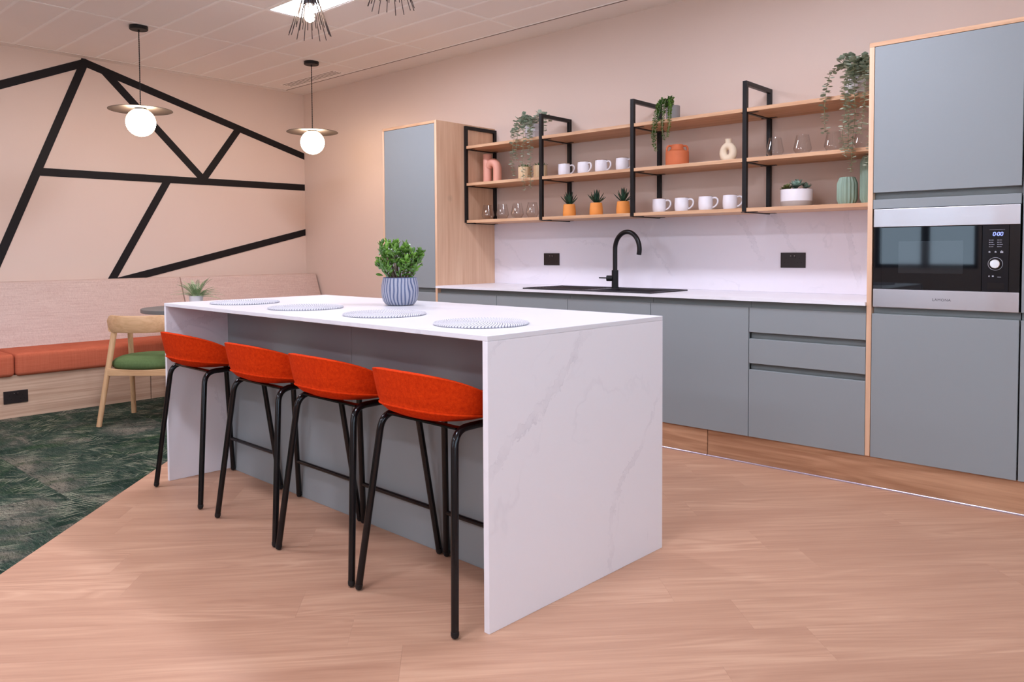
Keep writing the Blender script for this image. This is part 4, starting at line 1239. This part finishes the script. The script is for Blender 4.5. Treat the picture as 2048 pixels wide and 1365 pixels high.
for a in range(len(rws) - 1):
    for i in range(48):
        j = (i + 1) % 48; fs.append((a * 48 + i, a * 48 + j, (a + 1) * 48 + j, (a + 1) * 48 + i))
fs += [tuple(range(47, -1, -1)), tuple((len(rws) - 1) * 48 + i for i in range(48))]
part('seat_cushion', MB().add(vs, fs), 'seat_green', t, angle=80)
t.location = (-4.188, -1.633, 0); t.rotation_euler = (0, 0, math.radians(40.9))
# ================================================================== THINGS ON THE SHELVES
Z1, Z2, Z3 = SZ
SYC = .44
# ---- tumblers
me_glass = MB().lathe([(0, .0), (.024, .0), (.028, .002), (.0495, .036), (.0490, .044), (.0335, .118), (.0328, .1185), (.0322, .118), (.0475, .044), (.0478, .037), (.0265, .0055), (.022, .0045), (0, .0045)], (0, 0, .0006), 40).mesh('tumbler_glass', 'glass', angle=25)
GL = ['clear tumbler on the bottom shelf, first from the tall cabinet', 'clear tumbler on the bottom shelf, second from the tall cabinet', 'clear tumbler on the bottom shelf, third from the tall cabinet', 'clear tumbler on the bottom shelf, nearest the second black frame',
      'clear tumbler on the middle shelf right beside the fourth black frame', 'clear tumbler on the middle shelf standing alone, second of four', 'clear tumbler on the middle shelf below the left trailing vine', 'clear tumbler on the middle shelf behind the vines by the oven housing']
for k, (x, z) in enumerate([(-2.988, Z1), (-2.832, Z1), (-2.680, Z1), (-2.530, Z1), (-.681, Z2), (-.521, Z2), (-.350, Z2), (-.195, Z2)]):
    o = link('tumbler_glass', me_glass); o.location = (x, SYC, z); tag(o, GL[k], 'glass', 'clear tumblers on the bottom shelf' if k < 4 else 'clear tumblers on the middle shelf')

# ---- mugs
def make_mug():
    t = thing('mug', 'white mug', 'mug', (0, 0, 0))
    part('body', MB().lathe([(0, .001), (.031, .001), (.0385, .005), (.0425, .02), (.0435, .045), (.0415, .084), (.0405, .0885), (.0385, .0890), (.0375, .085), (.039, .045), (.037, .015), (.03, .008), (0, .008)], (0, 0, 0), 40), 'white_ceramic', t)
    part('rim', MB().tube([(.0396 * math.cos(k * PI / 20), .0396 * math.sin(k * PI / 20), .0888) for k in range(40)], .0021, 6, closed=True), 'mug_rim', t)
    pth = smooth_path([(.0395, 0, .076), (.058, 0, .079), (.072, 0, .066), (.0705, 0, .044), (.056, 0, .026), (.0415, 0, .019)], 5)
    part('handle', MB().tube(pth, .0055, 10), 'white_ceramic', t)
    return t
mug = make_mug()
MG = [(-2.215, Z2, .55, 'white mug on the middle shelf nearest the wooden pots'), (-2.042, Z2, -.15, 'white mug on the middle shelf, second right of the wooden pots'), (-1.893, Z2, .1, 'white mug on the middle shelf, third right of the wooden pots'), (-1.722, Z2, .1, 'white mug on the middle shelf half behind the third black frame'),
      (-1.438, Z1, .35, 'white mug on the bottom shelf, first right of the third black frame'), (-1.276, Z1, .3, 'white mug on the bottom shelf below the terracotta jug'), (-1.110, Z1, .35, 'white mug on the bottom shelf, third of its row'), (-.948, Z1, .3, 'white mug on the bottom shelf below the cream ring vase')]
for k, (x, z, r, lab) in enumerate(MG):
    gname = 'white mugs on the middle shelf' if k < 4 else 'white mugs on the bottom shelf'
    if k == 0:
        mug.location = (x, SYC - .02, z); mug.rotation_euler = (0, 0, r); tag(mug, lab, None, gname)
    else:
        dup(mug, (x, SYC - .02, z), r, lab, gname)

# ---- aloe in orange pots
me_aloe = [leaf_mesh('leaf', .088, .017, .007, 'aloe', .10, 5, .55), leaf_mesh('leaf', .074, .017, .007, 'aloe', .12, 5, .55), leaf_mesh('leaf', .098, .017, .007, 'aloe', .05, 5, .55)]
AL = ['dark spiky succulent in an orange pot, left of three', 'dark spiky succulent in an orange pot, middle of three', 'dark spiky succulent in an orange pot beside the third black frame']
for k, x in enumerate((-2.185, -1.950, -1.728)):
    rng = random.Random(40 + k)
    t = thing('potted_succulent', AL[k], 'potted plant', (x, SYC, Z1), 'spiky succulents in orange pots')
    part('pot', MB().lathe([(0, .0006), (.040, .0006), (.0445, .004), (.0465, .02), (.0455, .045), (.0405, .085), (.0390, .0885), (.0365, .088), (.0360, .076), (0, .076)], (x, SYC, Z1), 36), 'orange_pot', t)
    part('soil', MB().lathe([(0, .082), (.0365, .080)], (x, SYC, Z1), 18), 'soil', t)
    for i in range(19):
        az = i * 2.4 + rng.uniform(-.2, .2); el = .45 + 1.0 * (i / 19) ** .8 + rng.uniform(-.1, .1)
        d = Vector((math.cos(az) * math.cos(el), math.sin(az) * math.cos(el), math.sin(el)))
        o = link('leaf', me_aloe[(2 if i > 12 else i % 2)], t); o.location = Vector((d.x * .006, d.y * .006, .082)); o.rotation_mode = 'QUATERNION'; o.rotation_quaternion = aim(d)

# ---- pink h-shaped vase
x0, x1 = -2.990, -2.884
t = thing('arched_vase', 'pink matt vase shaped like a letter h', 'vase', (-2.94, SYC, Z2))
part('tube', MB().lathe([(0, .0006), (.031, .0006), (.0330, .003), (.0330, .223), (.0315, .2255), (.024, .2255), (.022, .222), (.022, .12), (0, .12)], (x0, SYC, Z2), 36), 'pink', t)
pth = [(x1, SYC, Z2 + .0006), (x1, SYC, Z2 + .10)] + [(x0 + .0125 + (x1 - x0 - .0125) / 2 * (1 + math.cos(a)), SYC, Z2 + .105 + .052 * math.sin(a)) for a in [k * PI / 16 for k in range(1, 15)]]
part('arch', MB().tube(pth, .0325, 28), 'pink', t, angle=60)

# ---- wooden pots with small green tufts
me_tuft = leaf_mesh('leaf', .030, .008, .002, 'tuft', .1, 3, .4)
for k, (x, lab) in enumerate(((-2.602, 'pale wooden pot with green tufts, left of the pair'), (-2.452, 'pale wooden pot with green tufts, half behind the second black frame'))):
    rng = random.Random(60 + k)
    t = thing('wooden_pot', lab, 'potted plant', (x, SYC, Z2), 'pale wooden pots with tufts')
    n = 36
    part('pot', MB().lathe([(0, .0006), (.0495, .0006), (.0502, .002), (.0502, .0955), (.0495, .097), (.0450, .097), (.0445, .084), (0, .084)], (x, SYC, Z2), n * 2, lambda a, z: 1 + (.012 if int(a / (2 * PI) * n * 2 + .5) % 2 else 0) * (1 if .5 < (a % (2 * PI)) or True else 0)), 'pot_wood', t)
    part('soil', MB().lathe([(0, .090), (.0446, .088)], (x, SYC, Z2), 18), 'soil', t)
    for i in range(34):
        az = i * 2.4; rr = .038 * math.sqrt(i / 34); el = rng.uniform(.35, 1.3)
        d = Vector((math.cos(az) * math.cos(el), math.sin(az) * math.cos(el), math.sin(el)))
        o = link('leaf', me_tuft, t); o.location = (rr * math.cos(az), rr * math.sin(az), .089); o.rotation_mode = 'QUATERNION'; o.rotation_quaternion = aim(d)

# ---- terracotta jug with two ears
x = -1.320
t = thing('terracotta_jug', 'squat terracotta jug with two small ear handles', 'vase', (x, SYC, Z2))
part('body', MB().lathe([(0, .0006), (.070, .0006), (.0725, .003), (.0730, .092), (.0715, .0965), (.056, .1015), (.044, .108), (.0385, .118), (.0375, .1385), (.0365, .140), (.0335, .140), (.0325, .137), (.033, .118), (.05, .09), (.06, .02), (0, .015)], (x, SYC, Z2), 48), 'terracotta', t, angle=30)
for s_ in (-1, 1):
    pr = lambda r_, z: (x + vr.x * r_ * s_, SYC + vr.y * r_ * s_, Z2 + z)
    part('ear_handle', MB().tube(smooth_path([pr(.036, .132), pr(.052, .134), pr(.063, .124), pr(.066, .108), pr(.064, .094)], 5), .0065, 12), 'terracotta', t)

# ---- cream ring vase
x = -.972
t = thing('ring_vase', 'cream ring-shaped vase with a short neck', 'vase', (x, SYC, Z2))
m = MB(); n1, n2 = 40, 18; vs = []; fs = []
for i in range(n1):
    a = 2 * PI * i / n1
    cx, cz = .0315 * math.sin(a), .0605 - .0395 * math.cos(a)
    r_ = .0262 - .0055 * math.cos(a) * -1 if False else .0255 - .0025 * abs(math.sin(a)) + .002 * math.cos(a)
    for k in range(n2):
        b = 2 * PI * k / n2
        q = r_ * math.cos(b)
        vs.append((x + cx + q * math.sin(a), SYC + r_ * 1.05 * math.sin(b), Z2 + max(.0006, cz - q * math.cos(a))))
for i in range(n1):
    for k in range(n2):
        j, l = (i + 1) % n1, (k + 1) % n2
        fs.append((i * n2 + k, i * n2 + l, j * n2 + l, j * n2 + k))
part('ring', m.add(vs, fs), 'cream', t, angle=80)
part('neck', MB().lathe([(.019, .106), (.0185, .118), (.0175, .128), (.0195, .1395), (.0185, .1408), (.0150, .1400), (.0135, .128), (.014, .112)], (x, SYC, Z2), 28), 'cream', t)

# ---- succulent bowl
x = -.553
t = thing('succulent_bowl', 'white and taupe bowl planted with blue-green succulent rosettes', 'potted plant', (x, SYC, Z1))
m = MB(); m.lathe([(0, .0006), (.082, .0006), (.0845, .004), (.0860, .033)], (x, SYC, Z1), 56); m.cur = 1
m.lathe([(.0860, .033), (.0868, .095), (.086, .099), (.083, .0992), (.082, .096), (.0815, .082), (0, .082)], (x, SYC, Z1), 56)
part('bowl', m, ['taupe', 'white_ceramic'], t)
part('soil', MB().lathe([(0, .092), (.0825, .090)], (x, SYC, Z1), 28), 'soil', t)
me_ros = [leaf_mesh('leaf', .040, .022, .005, 'rosette', .25, 4, .35), leaf_mesh('leaf', .028, .016, .004, 'rosette', .25, 4, .35), leaf_mesh('leaf', .026, .012, .004, 'rosette2', .25, 4, .35)]
def rosette(cx, cy, cz, n, big, mesh_i, tiltv, seed):
    rng = random.Random(seed); up = Vector(tiltv).normalized()
    q = up.to_track_quat('Z', 'X')
    for i in range(n):
        az = i * 2.4; el = .12 + 1.25 * (i / n)
        d = q @ Vector((math.cos(az) * math.cos(el), math.sin(az) * math.cos(el), math.sin(el)))
        o = link('leaf', me_ros[mesh_i], t); o.location = Vector((cx, cy, cz)) + d * .004
        o.rotation_mode = 'QUATERNION'; o.rotation_quaternion = aim(d); s_ = big * (1 - .45 * i / n); o.scale = (s_, s_, s_)
R2 = lambda a, b: (vr.x * a + vd.x * b, vr.y * a + vd.y * b)
rosette(*R2(-.004, -.022), .114, 24, 1.3, 0, (.15, -.45, 1), 1)
rosette(*R2(.050, -.010), .106, 14, 1.45, 1, (.3, -.2, 1), 2)
rosette(*R2(.062, .028), .102, 10, .9, 1, (.4, .2, 1), 3)
rosette(*R2(-.055, -.005), .102, 14, 1.5, 2, (-.3, -.2, 1), 4)
rosette(*R2(-.066, .02), .098, 9, 1.0, 2, (-.6, -.1, 1), 5)
rosette(*R2(.01, .04), .104, 12, 1.1, 1, (0, .3, 1), 6)
rosette(*R2(-.025, .045), .102, 10, 1.0, 2, (0, .4, 1), 7)

# ---- ribbed celadon vases
def ribbed(name, x, y, z, r, h, n, label):
    mod = lambda a, zz: 1 + .055 * (1 - 2 * abs(((a / (2 * PI) * n) % 1) - .5) * 2)
    single(name, MB().lathe([(0, .0006), (r * .70, .0006), (r * .80, .004), (r, .030), (r, h - .034), (r * .78, h - .004), (r * .72, h), (r * .52, h), (r * .50, h - .02), (r * .6, h - .05), (0, .01)], (x, y, z), n * 4, mod), 'green_vase', label, 'vase', (x, y, z), 'ribbed pale green vases', angle=20)
ribbed('ribbed_vase', -.274, SYC, Z1, .0505, .150, 16, 'short ribbed pale green vase on the bottom shelf')
ribbed('ribbed_vase', -.152, SYC, Z1, .0520, .255, 16, 'tall ribbed pale green vase against the oven housing')

# ---- trailing plants
def strand(t, pts, rs, rl, step, mat, seed, thick=.0012, pair=True, flat=.35):
    rng = random.Random(seed)
    pth = smooth_path(pts, 10)
    og = Vector(ORG[t.name])
    st = part('vine', MB().tube(pth, thick, 5), 'stem', t)
    m = MB(); acc = 0; i = 0
    for a, b in zip(pth, pth[1:]):
        seg = (b - a).length; tg = (b - a).normalized() if seg > 1e-6 else Vector((0, 0, -1))
        acc += seg
        while acc >= step:
            acc -= step; i += 1
            p = b
            az = i * 1.57 + rng.uniform(-.5, .5)
            for k in range(2 if pair else 1):
                u = Vector((math.cos(az + k * PI), math.sin(az + k * PI), rng.uniform(-.5, .45)))
                u = (u - tg * u.dot(tg) * .6).normalized()
                L = rl * rng.uniform(.65, 1.15) * (1 - .35 * i * step / rs)
                side = u.cross(Vector((rng.uniform(-.5, .5), rng.uniform(-.5, .5), 1))).normalized(); nn = u.cross(side) * L * flat
                c = p + u * .002
                w = L * .46
                vs = [c, c + u * L * .28 + side * w * .8, c + u * L * .65 + side * w, c + u * L, c + u * L * .65 - side * w, c + u * L * .28 - side * w * .8, c + u * L * .5 + nn * .35]
                m.add(vs, [(0, 1, 6), (1, 2, 6), (2, 3, 6), (3, 4, 6), (4, 5, 6), (5, 0, 6)])
    if m.v:
        lv = part('leaves', m, mat, st, angle=70, recalc=False); tag(lv, None, None, None, 'stuff')
def faceted_pot(t, c, r, h, mat):
    part('pot', MB().lathe([(0, .0006), (r * .70, .0006), (r * .78, .004), (r, h * .55), (r * .92, h - .002), (r * .88, h), (r * .82, h - .004), (r * .8, h * .8), (0, h * .8)], c, 10), mat, t, angle=12)
    part('soil', MB().lathe([(0, h * .86), (r * .8, h * .84)], c, 16), 'soil', t)

# left eucalyptus
c = (-2.522, .440, Z3)
t = thing('trailing_eucalyptus', 'silvery trailing eucalyptus in a white pot on the top shelf at the left', 'potted plant', c)
faceted_pot(t, c, .066, .118, 'white_ceramic')
E1 = [[(-2.54, .42, 2.075), (-2.555, .33, 2.115), (-2.545, .265, 2.03), (-2.555, .255, 1.91), (-2.56, .253, 1.78), (-2.535, .253, 1.69)],
      [(-2.53, .42, 2.075), (-2.50, .33, 2.125), (-2.462, .265, 2.01), (-2.455, .255, 1.87), (-2.457, .253, 1.73), (-2.440, .253, 1.59)],
      [(-2.51, .42, 2.075), (-2.44, .32, 2.10), (-2.400, .265, 2.0), (-2.390, .255, 1.865), (-2.385, .253, 1.725), (-2.383, .253, 1.592)],
      [(-2.53, .42, 2.075), (-2.53, .33, 2.10), (-2.52, .27, 1.99), (-2.525, .257, 1.88), (-2.53, .256, 1.80)],
      [(-2.51, .43, 2.075), (-2.46, .42, 2.15), (-2.41, .41, 2.12), (-2.385, .40, 2.05), (-2.383, .40, 2.01)],
      [(-2.50, .45, 2.075), (-2.45, .45, 2.14), (-2.39, .44, 2.13), (-2.355, .43, 2.08)],
      [(-2.54, .42, 2.075), (-2.52, .36, 2.14), (-2.49, .30, 2.10), (-2.475, .27, 2.02)],
      [(-2.51, .43, 2.075), (-2.47, .38, 2.12), (-2.44, .33, 2.06), (-2.43, .30, 1.99)],
      [(-2.53, .44, 2.075), (-2.57, .38, 2.11), (-2.58, .32, 2.05), (-2.572, .285, 1.985)]]
for k, s_ in enumerate(E1):
    strand(t, s_, .6, .038 if k > 3 else .034, .0125 if k > 3 else .0165, 'euca', 100 + k)
# right eucalyptus
c = (-.225, .440, Z3)
t = thing('trailing_eucalyptus', 'large trailing eucalyptus in a white pot on the top shelf by the oven housing', 'potted plant', c)
faceted_pot(t, c, .068, .112, 'white_ceramic')
E2 = [[(-.235, .42, 2.06), (-.26, .36, 2.125), (-.31, .30, 2.09), (-.325, .265, 2.00), (-.330, .252, 1.89), (-.325, .250, 1.765)],
      [(-.23, .42, 2.06), (-.235, .34, 2.12), (-.235, .265, 2.00), (-.222, .252, 1.86), (-.235, .250, 1.745), (-.216, .250, 1.625)],
      [(-.22, .42, 2.06), (-.21, .34, 2.11), (-.182, .265, 1.96), (-.174, .252, 1.84), (-.183, .250, 1.74), (-.189, .250, 1.626), (-.191, .250, 1.555)],
      [(-.21, .42, 2.06), (-.16, .34, 2.11), (-.133, .265, 1.95), (-.134, .252, 1.84), (-.145, .250, 1.745)],
      [(-.20, .42, 2.06), (-.14, .33, 2.10), (-.090, .265, 1.96), (-.088, .252, 1.80), (-.10, .250, 1.66), (-.110, .250, 1.58)],
      [(-.23, .42, 2.06), (-.225, .34, 2.10), (-.215, .265, 1.96), (-.205, .250, 1.80), (-.205, .248, 1.66)],
      [(-.22, .44, 2.06), (-.23, .42, 2.17), (-.26, .37, 2.17), (-.29, .32, 2.11)],
      [(-.21, .44, 2.06), (-.19, .42, 2.16), (-.17, .37, 2.15), (-.15, .32, 2.08)],
      [(-.20, .44, 2.06), (-.14, .43, 2.15), (-.10, .38, 2.14), (-.085, .33, 2.06)],
      [(-.23, .44, 2.06), (-.21, .36, 2.16), (-.20, .30, 2.11), (-.195, .28, 2.02)],
      [(-.21, .44, 2.06), (-.16, .36, 2.15), (-.12, .30, 2.08), (-.11, .28, 2.00)],
      [(-.21, .45, 2.06), (-.14, .46, 2.12), (-.085, .44, 2.12), (-.070, .40, 2.05)]]
for k, s_ in enumerate(E2):
    strand(t, s_, .7, .042 if k > 5 else .034, .0115 if k > 5 else .0150, 'euca2', 200 + k)
# trailing green plant
c = (-1.352, .440, Z3)
t = thing('trailing_succulent', 'bright green trailing succulent in a grey pot beside the third black frame', 'potted plant', c)
part('pot', MB().lathe([(0, .0006), (.040, .0006), (.043, .003), (.0445, .100), (.0435, .103), (.040, .102), (.039, .086), (0, .086)], c, 36), 'grey_ceramic', t)
part('soil', MB().lathe([(0, .094), (.0395, .092)], c, 18), 'soil', t)
E3 = [[(-1.365, .42, 2.05), (-1.375, .34, 2.09), (-1.372, .275, 2.01), (-1.382, .258, 1.92), (-1.384, .256, 1.85), (-1.360, .256, 1.765)],
      [(-1.365, .42, 2.05), (-1.36, .34, 2.09), (-1.350, .275, 2.00), (-1.365, .260, 1.91), (-1.372, .258, 1.83)],
      [(-1.355, .42, 2.05), (-1.34, .34, 2.09), (-1.318, .275, 2.00), (-1.318, .258, 1.90), (-1.304, .256, 1.832)],
      [(-1.345, .42, 2.05), (-1.31, .34, 2.09), (-1.275, .275, 2.00), (-1.270, .258, 1.91), (-1.282, .256, 1.845)],
      [(-1.345, .42, 2.05), (-1.31, .36, 2.10), (-1.285, .30, 2.04), (-1.275, .275, 1.97)],
      [(-1.355, .43, 2.05), (-1.33, .37, 2.11), (-1.30, .32, 2.06), (-1.282, .28, 1.99)],
      [(-1.365, .42, 2.05), (-1.37, .36, 2.10), (-1.365, .30, 2.04), (-1.36, .275, 1.96)]]
for k, s_ in enumerate(E3):
    strand(t, s_, .9, .016, .0062, 'trailing', 300 + k, .002, True, .8)
